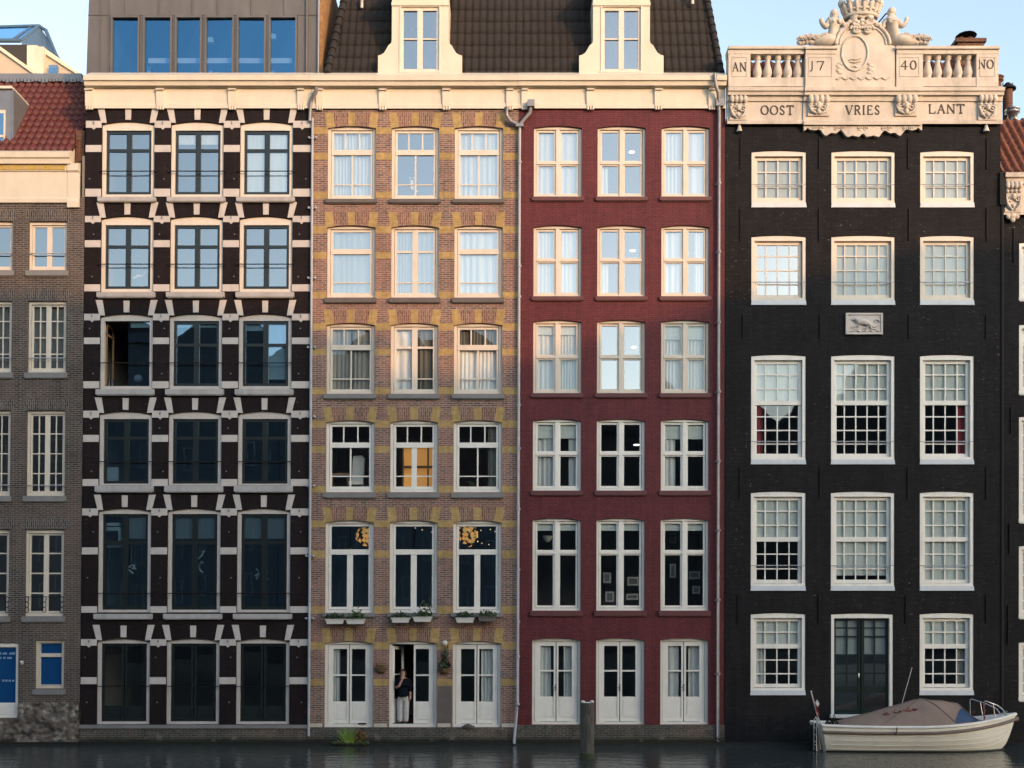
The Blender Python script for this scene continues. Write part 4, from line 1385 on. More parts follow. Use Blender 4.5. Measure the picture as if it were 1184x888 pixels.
# scalloped lambrequin under the centre
sc_ = []
n = 60
for i in range(n + 1):
    t = i / n
    u = 929 + 136.5 * t
    d = abs(2 * t - 1)
    v = 151.5 + 6 * (1 - d) + 2.6 * math.cos(t * 2 * PI * 5) + 1.6 * math.cos(t * 2 * PI * 11) + (-4 if d > .92 else 0)
    if .45 < t < .55: v += 2
    sc_.append((ub(u, 150, -.1), vz(v, -.1)))
lm = B()
lm.prism([(ub(929, 150, -.1), vz(144.4, -.1)), *sc_, (ub(1065.5, 150, -.1), vz(144.4, -.1))], -.13, -.001)
for t in (.12, .3, .5, .7, .88):
    for k in (-1, 1):
        cx_, cz_ = ub(929 + 136.5 * t + k * 3.4, 149, -.13), vz(149, -.13)
        lm.tube([(cx_ + .08 * (1 - j / 14) * math.cos(k * j * .75), -.135, cz_ + .08 * (1 - j / 14) * math.sin(j * .75)) for j in range(13)], .02, 5)
lm.build('scalloped_ornament', PM, hE)


def console(ua, ub2, va, vb, y):
    xa, xb = ub(ua, va, y), ub(ub2, va, y)
    w = xb - xa
    zt, zb = vz(va, y), vz(vb, y)
    h = zt - zb
    c = B()
    c.box(xa, xb, y, y + .3, zb, zt)
    for i in range(4):
        x = xa + w * (i + .5) / 4
        c.ball((x, y - .05, zt - .12), w * .15, 8, 6, (1, .9, 1.5))
        c.ball((x, y - .02, zt - .30), w * .10, 8, 6)
    for k in (-1, 1):
        xc = (xa + xb) / 2 + k * w * .24
        c.tube([(xc + k * w * .2 * math.cos(j * .6) * (1 - j / 16), y - .03, zb + h * .42 + w * .22 * math.sin(j * .6) * (1 - j / 16)) for j in range(15)], .03, 5)
        c.tube([((xa + xb) / 2 + k * w * .46, y - .02, zt - h * .45), ((xa + xb) / 2 + k * w * .34, y - .05, zb + h * .2), ((xa + xb) / 2 + k * w * .08, y - .04, zb + .04)], [.03, .05, .02], 6)
    c.ball(((xa + xb) / 2, y - .05, zb + h * .5), w * .13, 8, 6, (1, .7, 1.5))
    c.ball(((xa + xb) / 2, y - .04, zb + h * .2), w * .11, 8, 6, (1, .7, 1.2))
    return c.build('console', PM, hE)


console(843.5, 863.5, 111, 139, -.17); console(1131, 1152, 110, 139, -.17)
console(934, 958.5, 111, 134, -.22); console(1035, 1060, 111, 134, -.22)
for u in (854.8, 1140):
    k = B()
    k.lathe(ub(u, 148, -.08), -.08, [(.10, vz(152.8, -.08)), (.06, vz(148, -.08)), (.035, vz(144.6, -.08)), (.03, vz(143, -.08))], 10)
    k.build('bell_drop', PM, hE)
tx = B()
for t_, a, b, va, vb, y in (('OOST', 880, 917, 122.8, 132.8, -.112), ('VRIES', 978, 1016.5, 122.6, 132.6, -.162), ('LANT', 1073.7, 1114.5, 121.4, 131.3, -.112)):
    letters(tx, t_, ub(a, 128, y), ub(b, 128, y), vz(vb, y), vz(va, y), y)
tx.build('inscription', 'engraved', hE)
# balustrade
yB = -.20
zlo, zhi = vz(91, yB), vz(62.5, yB)
bs_ = B()
bs_.box(ub(841.5, 95, yB), ub(1153, 95, yB), yB - .06, yB + .30, vz(101, yB), zlo)
bs_.build('parapet_base', PM, hE)
posts = [(841.7, 867, 'AN', 847.2, 862.3, 73, 82.6), (930, 964.5, 'J7', 935.5, 952.5, 71.6, 81), (1034.5, 1065, '40', 1041, 1059.5, 70.8, 80.6), (1127.7, 1153, 'NO', 1131.7, 1148, 69.8, 79.6)]
tx = B()
for a, b, t_, ta, tb_, va, vb in posts:
    p = B()
    mid = 930 <= a <= 1040
    off = .08 if mid else .02
    xa, xb = ub(a, 76, yB), ub(b, 76, yB)
    yf = yB - .06 - off
    p.box(xa, xb, yf, yB + .34, vz(100.4, yf), vz(61, yf))
    m = .10
    zt, zb = vz(66, yf), vz(89, yf)
    for q in ((xa + m, xb - m, zt - .025, zt), (xa + m, xb - m, zb, zb + .025)): p.box(q[0], q[1], yf - .014, yf + .01, q[2], q[3])
    for q in (xa + m, xb - m - .025): p.box(q, q + .025, yf - .013, yf + .01, zb + .025, zt - .025)
    p.build('parapet_post', PM, hE)
    letters(tx, t_, ub(ta, 76, yf), ub(tb_, 76, yf), vz(vb, yf), vz(va, yf), yf, thick=.14)
tx.build('date_lettering', 'engraved', hE)
for a, b, o in ((841.2, 929, 0), (1066, 1153.6, 0), (929, 966, .07), (1033.5, 1066, .07)):
    hr = B()
    xa, xb = ub(a, 58, yB), ub(b, 58, yB)
    y = yB - .09 - o
    hr.box(xa, xb, y - .06, yB + .38 + o * .1, vz(57.6, y), vz(54.4, y))
    hr.box(xa + .03 * (o > 0), xb - .03 * (o > 0), y, yB + .34 + o * .1, vz(62.5, y), vz(57.6, y) - .002)
    hr.build('handrail', PM, hE)
for u in (875.6, 887.3, 899, 910.5, 922, 1072.2, 1083.7, 1095.3, 1107.2, 1118.8):
    b = B()
    h = zhi - zlo
    prof = [(.125, 0), (.125, .06), (.085, .09), (.12, .16), (.142, .27), (.125, .40), (.085, .58), (.068, .72), (.075, .80), (.115, .84), (.075, .88), (.125, .91), (.125, 1.0)]
    b.lathe(ub(u, 77, yB + .1), yB + .1, [(r_, zlo - .01 + h * 1.02 * t) for r_, t in prof], 14)
    b.build('baluster', PM, hE)
# arched cartouche with crown
yC = -.30
Q = lambda u, v, y=yC: (ub(u, 50, y), vz(v, y))
ct = B()
out = [Q(964.5, 100.4), Q(964.5, 54)]
for i in range(25):
    a = PI - PI * i / 24
    out.append(Q(997.3 + 32.5 * math.cos(a), 52 - 27.5 * math.sin(a)))
out += [Q(1034.5, 54), Q(1034.5, 100.4)]
ct.prism(out, yC, yC + .5)
for rr_, dd in ((1.0, .06), (.86, .03)):      # raised ribs of the arch
    pth = []
    for i in range(25):
        a = PI - PI * i / 24
        x, z = Q(997.3 + 31 * rr_ * math.cos(a), 52 - 26 * rr_ * math.sin(a))
        pth.append((x, yC - .01, z))
    ct.tube(pth, .055 if rr_ == 1 else .03, 6)
pth = [(*Q(966 + k * 1.05, 91 + 1.3 * math.sin(k * .72)),) for k in range(60)]
ct.tube([(x, yC - .01, z) for x, z in pth], .03, 5)
cart = ct.build('cartouche', PM, hE)
ov = B()
pth = [Q(988 + 15 * math.cos(2 * PI * k / 36), 62 - 20 * math.sin(2 * PI * k / 36)) for k in range(37)]
ov.tube([(x, yC - .01, z) for x, z in pth], .038, 6, cap=False)
for pts in ([(981, 70), (985, 68.6), (990, 69.2), (995, 67.5)], [(982, 72), (988, 72.6), (995, 71)], [(984.5, 78), (988, 76.5), (990.5, 78.6)]):
    ov.tube([(Q(*p)[0], yC - .01, Q(*p)[1]) for p in pts], [.02] + [.04] * (len(pts) - 2) + [.02], 6)
for sgn in (-1, 1):
    for k in range(5):
        x, z = Q(988 + sgn * (17 + 2 * (k % 2)), 74 + k * 2.6)
        ov.ball((x, yC, z), .07, 8, 5, (1.3, .5, .8))
ov.build('oval_medallion', PM, cart)
sc_ = B()
for k, u in ((-1, 989), (1, 1003)):
    sc_.tube([(Q(u, 35)[0] + k * .17 * (1 - j / 26) * math.cos(j * .5), yC - .04, Q(u, 35)[1] + .17 * (1 - j / 26) * math.sin(j * .5)) for j in range(25)], .045, 6)
    sc_.tube([(Q(p, q)[0], yC - .05, Q(p, q)[1]) for p, q in ((996 + k * 1, 21), (996 + k * 6, 19), (996 + k * 11, 23), (996 + k * 13, 29), (996 + k * 9, 31))], [.05, .08, .09, .07, .04], 7)
    for j in range(6):
        x, z = Q(996 + k * (5 + j * 3), 27 - 3 * math.sin(j))
        sc_.ball((x, yC - .04, z), .09, 7, 5, (1, .6, .8))
for j in range(5):
    x, z = Q(996, 17 + 4 * j); sc_.ball((x, yC - .05, z), .10 - .01 * j, 7, 5, (1.2, .6, .8))
sc_.build('scroll_ornament', PM, cart)
cr = B()
cx_, _ = Q(996.8, 10)
rows = []
for v, r_ in ((18.5, 17.5), (15, 19), (12.5, 19.2), (9, 21), (6.5, 22), (5, 23.5)):
    rows.append([(cx_ + r_ * S * .98 * math.cos(2 * PI * k / 24), yC + .15 + r_ * S * .55 * math.sin(2 * PI * k / 24), vz(v, yC)) for k in range(24)])
cr.grid(rows, True, True); cr.face(rows[0][::-1]); cr.face(rows[-1])
for k in range(16):
    a = 2 * PI * k / 16
    x, y = cx_ + 23.4 * S * .98 * math.cos(a), yC + .15 + 23.4 * S * .55 * math.sin(a)
    big = k % 2 == 0
    cr.ball((x, y, vz(2.0 if big else 3.5, yC)), .10 if big else .06, 8, 6, (1, 1, 1.2))
    if big: cr.ball((x, y, vz(-1.5, yC)), .06, 8, 6)
for k in range(16):
    a = 2 * PI * k / 16
    pt = lambda r_, v: (cx_ + r_ * S * .98 * math.cos(a), yC + .15 + r_ * S * .55 * math.sin(a), vz(v, yC))
    cr.tube([pt(18.6, 17), pt(20, 12.5), pt(22, 8), pt(24, 3.5)], [.03, .055, .07, .03], 6)
    cr.ball(pt(19.8, 14.5), .05, 6, 5)
for v, r_, w_ in ((17.8, 18.6, .06), (11.8, 20.2, .045)):
    cr.tube([(cx_ + r_ * S * .98 * math.cos(2 * PI * k / 24), yC + .15 + r_ * S * .55 * math.sin(2 * PI * k / 24), vz(v, yC)) for k in range(25)], w_, 6, cap=False)
cr.build('crown', PM, cart)


def mermaid(s):
    W = (lambda u, v, y=0.: (ub(u, 35, yB) , yB + y, vz(v, yB)))
    if s < 0:
        pts = [W(961.5, 46, .05), W(964.5, 38, .0), W(965, 29.5, -.02), W(964.8, 24.5), W(964.6, 21.5), W(964.3, 17.8, -.03),
               W(958.6, 26.2), W(953.5, 33.5, -.08), W(949, 29, -.1), W(947.8, 23.5, -.1), W(971.5, 26.2), W(976, 31.5, -.05), W(980, 33, -.05),
               W(954, 48.5, -.1), W(945, 49.5, -.05), W(937, 47, .02), W(930, 49.5, 0), W(924.5, 52, 0)]
    else:
        pts = [W(1036, 46, .05), W(1031.5, 38, .0), W(1030, 29.5, -.02), W(1030, 24), W(1030, 20.5), W(1030.5, 15.7, -.03),
               W(1036.5, 26.2), W(1042.5, 32.5, -.08), W(1046.3, 28, -.1), W(1047, 22, -.1), W(1023.6, 25.8), W(1020.5, 30.5, -.05), W(1020, 35, -.05),
               W(1044, 48.5, -.1), W(1053, 48.5, -.05), W(1060, 48.5, .02), W(1066, 50, 0), W(1071.5, 52, 0)]
    ed = [(0, 1), (1, 2), (2, 3), (3, 4), (4, 5), (3, 6), (6, 7), (7, 8), (8, 9), (3, 10), (10, 11), (11, 12), (0, 13), (13, 14), (14, 15), (15, 16), (16, 17)]
    rad = [.25, (.215, .16), (.30, .19), (.18, .13), .09, .125, .13, .095, .07, .07, .115, .085, .07, .19, .15, .11, .08, .05]
    m = skin_mesh('statue', pts, ed, rad, PM, hE, 2, 1)
    hb = B()
    h = pts[5]
    hb.ball((h[0], h[1] + .03, h[2] + .04), .135, 9, 7, (1, 1, 1)); [hb.ball((h[0] + .1 * math.cos(q * 1.1), h[1] + .02, h[2] + .1 * math.sin(q * 1.1)), .05, 7, 5) for q in range(6)]; hb.ball((h[0] - s * .09, h[1] + .04, h[2] - .13), .06, 8, 6)
    hb.build('hair', PM, m)
    br = B()
    for dx in (-1, 1): br.ball((pts[2][0] + dx * .085, pts[2][1] - .15, pts[2][2] + .03), .075, 8, 6)
    br.build('bust', PM, m)
    fn = B()
    rr_ = random.Random(5)
    for i in range(26):
        t = i / 25
        u = (955 - 32 * t) if s < 0 else (1042 + 30 * t)
        v = 51 - 3.2 * rr_.random() - 2.5 * (1 - t) * rr_.random()
        w_ = W(u, v, -.03)
        fn.ball(w_, .15 - .06 * t, 8, 5, (.8, .9, .7)); fn.tube([(w_[0] - .1, w_[1] - .1, w_[2] + .04), (w_[0], w_[1] - .16, w_[2] + .11), (w_[0] + .1, w_[1] - .12, w_[2] + .02)], [.02, .035, .015], 5)
    fn.build('tail_waves', PM, m)
    st = B()
    st.tube([(h[0] - s * .12, yB + .1, h[2] + .06), (Q(996 + s * 19, 25)[0], yB + .25, Q(0, 25)[1])], .022, 6)
    st.build('iron_stay', 'iron', m)


mermaid(-1); mermaid(1)
# tiled roof behind the balustrade, chimney stack
y0r, y1r = 2.0, 3.4
rt = pantiles(ub(850, 90, y1r), ub(1139, 90, y1r), y0r, vz(112, y0r), y1r, vz(72.5, y1r), .24, .36, .035)
rt.box(ub(850, 90, 5), ub(1139, 90, y1r), 3.3, 5.0, vz(112, y1r), vz(75, y1r))
rt.build('roof', 'shaded_pantile', hE)
yk = 3.2
ch = B()
ch.box(ub(1107, 50, yk), ub(1137, 50, yk), yk, yk + .9, vz(75, yk), vz(49.5, yk)); ch.box(ub(1104.5, 50, yk), ub(1139.5, 50, yk), yk - .07, yk + .97, vz(49.5, yk), vz(45.2, yk))
cho = ch.build('chimney', 'chimney_brick', hE)
for u in (1114.5, 1125.5):
    k = B(); k.lathe(ub(u, 44, yk), yk + .4, [(.13, vz(46, yk)), (.12, vz(39.5, yk)), (.14, vz(38, yk))], 10); k.build('chimney_pot', 'red_pantile', cho)
k = B()
xc, zt = ub(1122, 38, yk), vz(35.5, yk)
k.lathe(xc, yk + .4, [(.36, zt), (.32, zt + .04), (.16, zt + .10), (.02, zt + .16)], 12)
for a in (-.2, .2): k.box(xc + a - .015, xc + a + .015, yk + .38, yk + .42, vz(45, yk), zt + .02)
k.build('chimney_cowl', 'iron', cho)

# ================================================================== far right: black house with orange tiles
CUR['y'] = .16
hF = house('brick_house', 'black house with orange tiled roof, cut off by the right edge', 1200)
F_ROWS = [(278, 346, 3, 0), (373, 455, 4, 0), (480, 604, 3, 4), (630, 715, 3, 2), (742, 811, 2, 2)]
ops = [opening(1180.5, 1240, v0, v1, 1.5) for v0, v1, a, b in F_ROWS]
wall(hF, 1156.2, 1275, 197, 862, ops, 'tar_black_brick', reveal=.3)
shell(hF, 1156.2, 1275, 197, [200, 360, 468, 618, 730, 830], depth=5)
for op, (v0, v1, a, b) in zip(ops, F_ROWS):
    window(hF, op, 3.4, 5, 6, 'white_paint', .012, .1, sy=.15, stile=3, bars=bar_rows(a + b, 4, 1.4), jamb=.12, glass='clear_glass', drapes=[('blind', 0, 1, 0, 1, 'blind_white')], sill=(.5, v1 - 4, v1, .03, 'white_paint'))
for v0, v1, u in ((262, 302, 1174), (470, 500, 1171), (605, 640, 1169.5), (700, 745, 1168)):
    k = B(); k.box(X(u) - .015, X(u) + .015, -.04, 0, Z(v1), Z(v0)); k.build('wall_anchor', 'iron', hF)
en = B()
x0 = ub(1163.8, 205, -.2)
moulding(en, x0, X(1275), [(-.02, 246), (.16, 246), (.17, 242), (.12, 241), (.12, 212), (.2, 210), (.22, 204), (.30, 202), (.32, 197), (-.2, 196)])
en.build('cornice', PM, hF)
hE_keep, hE = hE, hF
console(1164.5, 1184, 208, 243, -.19)
hE = hE_keep
k = B()
xc = ub(1174, 248, -.15)
for dx, dz, r_ in ((0, -.10, .09), (-.13, 0, .09), (.13, 0, .09), (0, .02, .12)): k.ball((xc + dx, -.12, vz(248, -.12) + dz), r_, 8, 6, (1, .6, 1))
k.build('leaf_drop', PM, hF)
rf = pantiles(ub(1157.8, 190, 0), X(1280), -.12, vz(196, -.12), 1.9, vz(136, 1.9), .26, .36, .05)
rf.box(X(1160), X(1278), 1.8, 4.9, Z(196), vz(138, 1.9))
rf.build('roof', 'orange_pantile', hF)
k = B()
k.tube([(ub(1158, 180), -.05, vz(196, -.05)), (ub(1157.2, 150, 1.), 1.85, vz(137, 1.9))], .09, 8)
k.build('verge_flashing', 'lead_grey', hF)
k = B()
xp = X(1157.8)
k.tube([(xp, -.16, Z(236)), (xp, -.16, Z(845))], .06, 8)
k.box(xp - .1, xp + .1, -.26, -.05, Z(238), Z(200))
k.build('downpipe', 'iron', hF)
yk = 2.6
for u, vt, r_ in ((1167.5, 98, .16),):
    k = B()
    xc = ub(u, 110, yk)
    k.lathe(xc, yk, [(r_, vz(140, yk)), (r_, vz(101, yk)), (r_ * .95, vz(100, yk))], 12)
    f = k.build('flue', 'chimney_brick', hF)
    k = B(); k.lathe(xc, yk, [(.27, vz(101.5, yk)), (.26, vz(99.5, yk)), (.14, vz(98, yk)), (.14, vz(96, yk)), (.05, vz(93, yk))], 12)
    for j in range(5): k.box(xc - .16 + j * .08 - .01, xc - .16 + j * .08 + .01, yk - .02, yk + .02, vz(97, yk), vz(93.2 + .8 * (j % 2), yk))
    k.build('flue_cowl', 'iron', f)
k = B(); xc = ub(1157, 110, 3.4); k.lathe(xc - .02, 3.4, [(.13, vz(142, 3.4)), (.11, vz(96, 3.4)), (.10, vz(92, 3.4)), (.18, vz(91.5, 3.4)), (.18, vz(90, 3.4)), (.09, vz(89, 3.4)), (.09, vz(87.5, 3.4)), (.2, vz(87, 3.4)), (.12, vz(85, 3.4))], 12); k.build('flue', 'chimney_brick', hF)
k = B(); xc = ub(1173, 130, 2.2); k.lathe(xc, 2.2, [(.16, vz(140, 2.2)), (.16, vz(129, 2.2)), (.24, vz(128.5, 2.2)), (.24, vz(127, 2.2)), (.15, vz(126.5, 2.2)), (.15, vz(125, 2.2)), (.25, vz(124.5, 2.2)), (.2, vz(123, 2.2))], 12); k.build('vent_cap', 'steel', hF)

# ================================================================== rear building glimpsed over the red roof, far left
CUR['y'] = 9.
yb_ = 9.
rb = thing('rear_building', 'pale rear building with blue glass skylight peeping over the red tiled roof', 'building', (ub(20, 87, yb_), 0, 0))
G = lambda u, v, y=0.: (ub(u, v, yb_ + y), vz(v, yb_ + y))
k = B()
k.prism([G(44, 110, 1.2), G(92, 110, 1.2), G(90, 86, 1.2), G(44, 55.5, 1.2)], 1.2, 6)
k.prism([G(-60, 110), G(43, 110), G(42.5, 87), G(0, 56.5), G(-60, 30)], .0, .8)
k.build('wall', 'far_wall', rb)
k = B()
k.prism([G(43, 89), G(0, 58.5), G(-3, 55), G(0, 54), G(46, 87)], -.1, .82)
k.prism([G(91, 87, 1.1), G(44, 57, 1.1), G(43.5, 53.5, 1.1), G(51, 55, 1.1), G(92, 84, 1.1)], 1.1, 6.1)
k.build('roof_edge', 'cream_paint', rb)
k = B(); k.box(G(-20, 60, 1)[0], G(31.5, 60, 1)[0], 1.0, 4, G(0, 92, 1)[1], G(0, 51.5, 1)[1]); k.build('dark_dormer', 'far_dark', rb)
k = B(); k.box(G(31.8, 60, 1)[0], G(44, 60, 1)[0], .95, 4, G(0, 92, 1)[1], G(0, 53, 1)[1]); k.box(G(43, 60, 1)[0], G(51.5, 60, 1)[0], .92, 3, G(0, 92, 1)[1], G(0, 55, 1)[1]); k.build('rear_wall', 'cream_paint', rb)
k = B(); k.box(G(56, 80, 1)[0], G(66, 80, 1)[0], 1.0, 1.15, G(0, 90, 1)[1], G(0, 75, 1)[1]); k.build('window', 'tinted_glass', rb)
k = B()
a, b_, c_, d_ = G(-60, 33, 3.2), G(45, 30, 3.2), G(23.5, 47, 1.), G(-60, 47, 1.)
k.face([(a[0], 3.2, a[1]), (d_[0], 1.0, d_[1]), (c_[0], 1.0, c_[1]), (b_[0], 3.2, b_[1])])
sk = k.build('skylight', 'blue_glass', rb)
k = B()
k.tube([(a[0], 3.2, a[1]), (b_[0], 3.2, b_[1])], .07, 6); k.tube([(b_[0], 3.2, b_[1]), (c_[0], 1., c_[1])], .07, 6); k.tube([(c_[0], 1., c_[1]), (d_[0], 1., d_[1])], .08, 6); k.tube([(G(36, 31, 3.2)[0], 3.15, a[1]), (G(15, 47, 1.)[0], .95, d_[1])], .06, 6)
e_ = G(65, 64, 2.2)
k.face([(b_[0] + .02, 3.2, b_[1]), (c_[0] + .02, 1.0, c_[1]), (G(26, 54, 1)[0], 1.0, G(26, 54, 1)[1]), (e_[0], 2.2, e_[1]), (e_[0], 3.4, e_[1])])
k.tube([(b_[0], 3.2, b_[1]), (G(53, 35, 3.2)[0], 3.2, G(53, 35, 3.2)[1]), (e_[0], 2.2, e_[1])], .08, 6)
k.build('skylight_frame', 'far_blue', rb)

# ================================================================== downpipes done; small things on and in the houses
CUR['y'] = 0.
GP = 'planter boxes on the window ledges'
rp = random.Random(3)
spots = [(388, 712.5), (411.5, 712.5), (463.5, 711), (488.5, 710), (537.5, 711), (563, 709.5)]
lab = ['white planter box of low herbs, leftmost under the banded house windows', 'white planter box with a tall grassy sprig, under the left banded house window',
       'white planter box with bushy green plants, left end under the middle banded window', 'white planter box with trailing leaves beside the right jamb of the middle window',
       'white planter box of flat green plants under the window with the gold lamp', 'dark planter box with leafy plants at the right end of the ledges']
for i, (u, v) in enumerate(spots):
    c = (X(u), -.22, Z(v + 9))
    t = thing('planter_box', lab[i], 'planter', c, GP)
    x, z = X(u), Z(v + 9)
    k = B()
    hw, h = .285, .13
    k.prism([(x - hw + .04, z), (x + hw - .04, z), (x + hw, z + h), (x - hw, z + h)], -.34, -.12)
    k.box(x - hw - .02, x + hw + .02, -.36, -.10, z + h, z + h + .025)
    k.box(x - .2, x - .17, -.12, -.002, z + .03, z + .1); k.box(x + .17, x + .2, -.12, -.002, z + .03, z + .1)
    k.build('box', 'pot_white' if i < 5 else 'dark_stone', t)
    f = B()
    leaves(f, (x, -.23, z + h + .09), .30, .12, .11, 170, .085, rp, .03)
    if i in (1, 3): leaves(f, (x + .05, -.2, z + h + .25), .16, .08, .22, 60, .09, rp)
    if i == 3: leaves(f, (x + .24, -.16, z + h + .3), .08, .05, .35, 50, .07, rp)
    f.build('foliage', 'leaf_green' if i % 2 else 'leaf_dark', t)
GB = 'hanging baskets on the banded house'
for u, v, l, big in ((440, 779, 'brown half-round wall basket with dry plants, left of the open door', 0), (513.5, 780, 'brown half-round wall basket with green climbing plant, right of the open door', 1)):
    x, z = X(u), Z(v)
    t = thing('wall_basket', l, 'hanging basket', (x, -.05, z), GB)
    k = B()
    rows = []
    for j in range(7):
        a = PI / 2 * j / 6
        rows.append([(x + .2 * math.sin(a) * math.cos(PI + PI * m / 12), -.002 + .17 * math.sin(a) * math.sin(PI + PI * m / 12), z + .18 - .18 * math.cos(a)) for m in range(13)])
    k.grid(rows, True)
    k.tube([(x + .2 * math.cos(PI + PI * m / 12), -.002 + .17 * math.sin(PI + PI * m / 12), z + .18) for m in range(13)], .018, 6)
    k.build('basket', 'coco_fibre', t)
    f = B()
    if big:
        leaves(f, (x, -.1, z + .27), .2, .1, .12, 150, .09, rp); leaves(f, (x + .02, -.07, z + .5), .12, .06, .25, 90, .09, rp); leaves(f, (x + .06, -.05, z + .78), .05, .04, .16, 26, .07, rp)
        f.build('foliage', 'leaf_dark', t)
    else:
        leaves(f, (x, -.1, z + .22), .17, .1, .06, 60, .07, rp)
        for _ in range(12):
            a = rp.uniform(-.14, .14); f.tube([(x + a, -.08, z + .15), (x + a * 1.3, -.09, z + .3 + rp.random() * .2)], .005, 4)
        f.build('dry_stems', 'dry_leaf', t)
t = thing('wall_lamp', 'small white globe lamp on the yellow brick band beside the open door', 'lamp', (X(514), -.02, Z(743)))
k = B(); k.box(X(514) - .05, X(514) + .05, -.05, -.001, Z(745), Z(741)); k.tube([(X(514), -.04, Z(742)), (X(514), -.11, Z(741))], .02, 6); k.build('bracket', 'iron', t)
k = B(); k.ball((X(514), -.13, Z(743.5)), .085, 12, 8); k.build('globe', 'room_white', t)
t = thing('security_lamp', 'tiny white lamp on grey brick wall beside the blue door', 'lamp', (X(25), -.04, Z(766)))
k = B(); k.box(X(25) - .04, X(25) + .04, -.09, -.031, Z(767), Z(764)); k.tube([(X(25), -.08, Z(765)), (X(25) + .05, -.14, Z(767))], [.04, .05], 8); k.build('lamp_head', 'room_white', t)

# lit and pale things seen through the panes of the banded house
GL_ = 'gold pendant lamps in the banded house'
for u, v, y, l, sz in ((540.5, 619, .55, 'large glowing gold petal lamp behind the right-hand window over the planters', .31), (424.5, 621, .75, 'glowing gold petal lamp half hidden by the left window frame', .33)):
    x, z = ub(u, v, y), vz(v, y)
    t = thing('pendant_lamp', l, 'lamp', (x, y, z), GL_)
    k = B()
    rl = random.Random(2)
    for j in range(46):
        zz = rl.uniform(-1, .75)
        rr_ = math.sqrt(max(0, 1 - zz * zz)) * (1 if zz > -.3 else .75)
        a = rl.uniform(0, 2 * PI)
        c = Vector((x + sz * rr_ * math.cos(a), y + sz * rr_ * math.sin(a), z + sz * 1.15 * zz))
        n_ = (c - Vector((x, y, z))).normalized()
        s1 = n_.cross(Vector((0, 0, 1))).normalized(); s2 = n_.cross(s1)
        w_ = sz * .26
        k.face([c + s1 * w_ + n_ * .03, c + s2 * w_, c - s1 * w_ + n_ * .03, c - s2 * w_ - n_ * .02])
    k.build('petals', 'lamp_gold', t)
    k = B(); k.tube([(x, y, z + sz * .8), (x, y, z + .78)], .008, 5); k.build('cord', 'iron', t)
sl = B()
for u, v in ((480, 610), (487.5, 612), (499, 615), (556, 613), (567, 612), (572.5, 614), (552.5, 626), (557, 627.5), (565, 629)):
    sl.ball((ub(u, v, 1.2), 1.2 + .3 * R.random(), vz(v, 1.2)), .02, 6, 4)
tag(sl.build('string_lights', 'lamp_warm', None), 'string of tiny warm lights glowing across the dark dining room windows', 'lights')
t = thing('glow_panel', 'added orange panel glowing as a lit room behind the middle window above the gold lamps', 'panel', (ub(484, 560, 1.2), 1.2, vz(567, 1.2)))
k = B(); k.box(ub(466, 540, 1.3), ub(504, 540, 1.3), 1.32, 1.36, vz(568, 1.3), vz(515, 1.3)); k.build('back_panel', 'orange_room_glow', t)  # added glowing sheet in place of the lit room wall
k = B()
for v in (516, 540, 566): k.box(ub(465, 540, 1.2), ub(505, 540, 1.2), 1.1, 1.315, vz(v + 1, 1.2), vz(v - 1, 1.2))
for u in (466, 495, 504): k.box(ub(u, 540, 1.2) - .02, ub(u, 540, 1.2) + .02, 1.09, 1.31, vz(568, 1.2), vz(515, 1.2))
k.build('panel_bars', 'room_wood', t)
t = thing('office_chair', 'pale draped chair at a table inside the left window above the dining room', 'chair', (ub(413, 566, .6), .6, vz(569, .6)))
k = B(); k.prism([(ub(a, 545, .6), vz(b, .6)) for a, b in ((407, 563), (420, 563), (421.5, 530), (419, 527), (409, 527.5), (408, 532))], .55, .72); k.build('backrest', 'room_white', t)
k = B(); k.box(ub(404, 560, .5), ub(421, 560, .5), .3, .62, vz(561, .5), vz(557, .5))
for u in (405, 420): k.box(ub(u, 560, .5) - .02, ub(u, 560, .5) + .02, .35, .39, vz(571, .5), vz(561, .5))
k.build('seat', 'room_white', t)
t = thing('side_table', 'small pale table beside the draped chair in the left window', 'table', (ub(392, 566, .6), .6, vz(569, .6)))
k = B(); k.box(ub(383, 555, .6), ub(404, 555, .6), .4, .9, vz(550.5, .6), vz(548, .6)); k.build('tabletop', 'room_wood', t)
for u in (384.5, 402.5):
    k = B(); k.box(ub(u, 555, .6) - .02, ub(u, 555, .6) + .02, .5, .54, vz(572, .6), vz(550.5, .6)); k.build('leg', 'room_wood', t)
CATS = [(476.5, 216, 'white cat figure sitting on the sill of the top middle banded window')]
for u, v, l in CATS:
    x, y = ub(u, v, .28), .3
    z = vz(222, .28)
    c = skin_mesh('cat_figure', [(x, y, z + .08), (x - .01, y - .02, z + .2), (x - .01, y - .04, z + .30), (x - .01, y - .08, z + .36), (x + .12, y + .02, z + .04), (x + .2, y + .02, z + .03), (x - .02, y - .09, z + .14), (x - .02, y - .1, z + .02)],
                  [(0, 1), (1, 2), (2, 3), (0, 4), (4, 5), (1, 6), (6, 7)], [.11, .09, .055, .065, .03, .02, .04, .035], 'room_white', None, 2, 0)
    tag(c, l, 'figurine')
    e_ = B()
    for dx in (-.045, .045): e_.prism([(x - .01 + dx - .025, z + .40), (x - .01 + dx + .025, z + .40), (x - .01 + dx * 1.2, z + .47)], y - .08, y - .06)
    e_.build('ears', 'room_white', c)
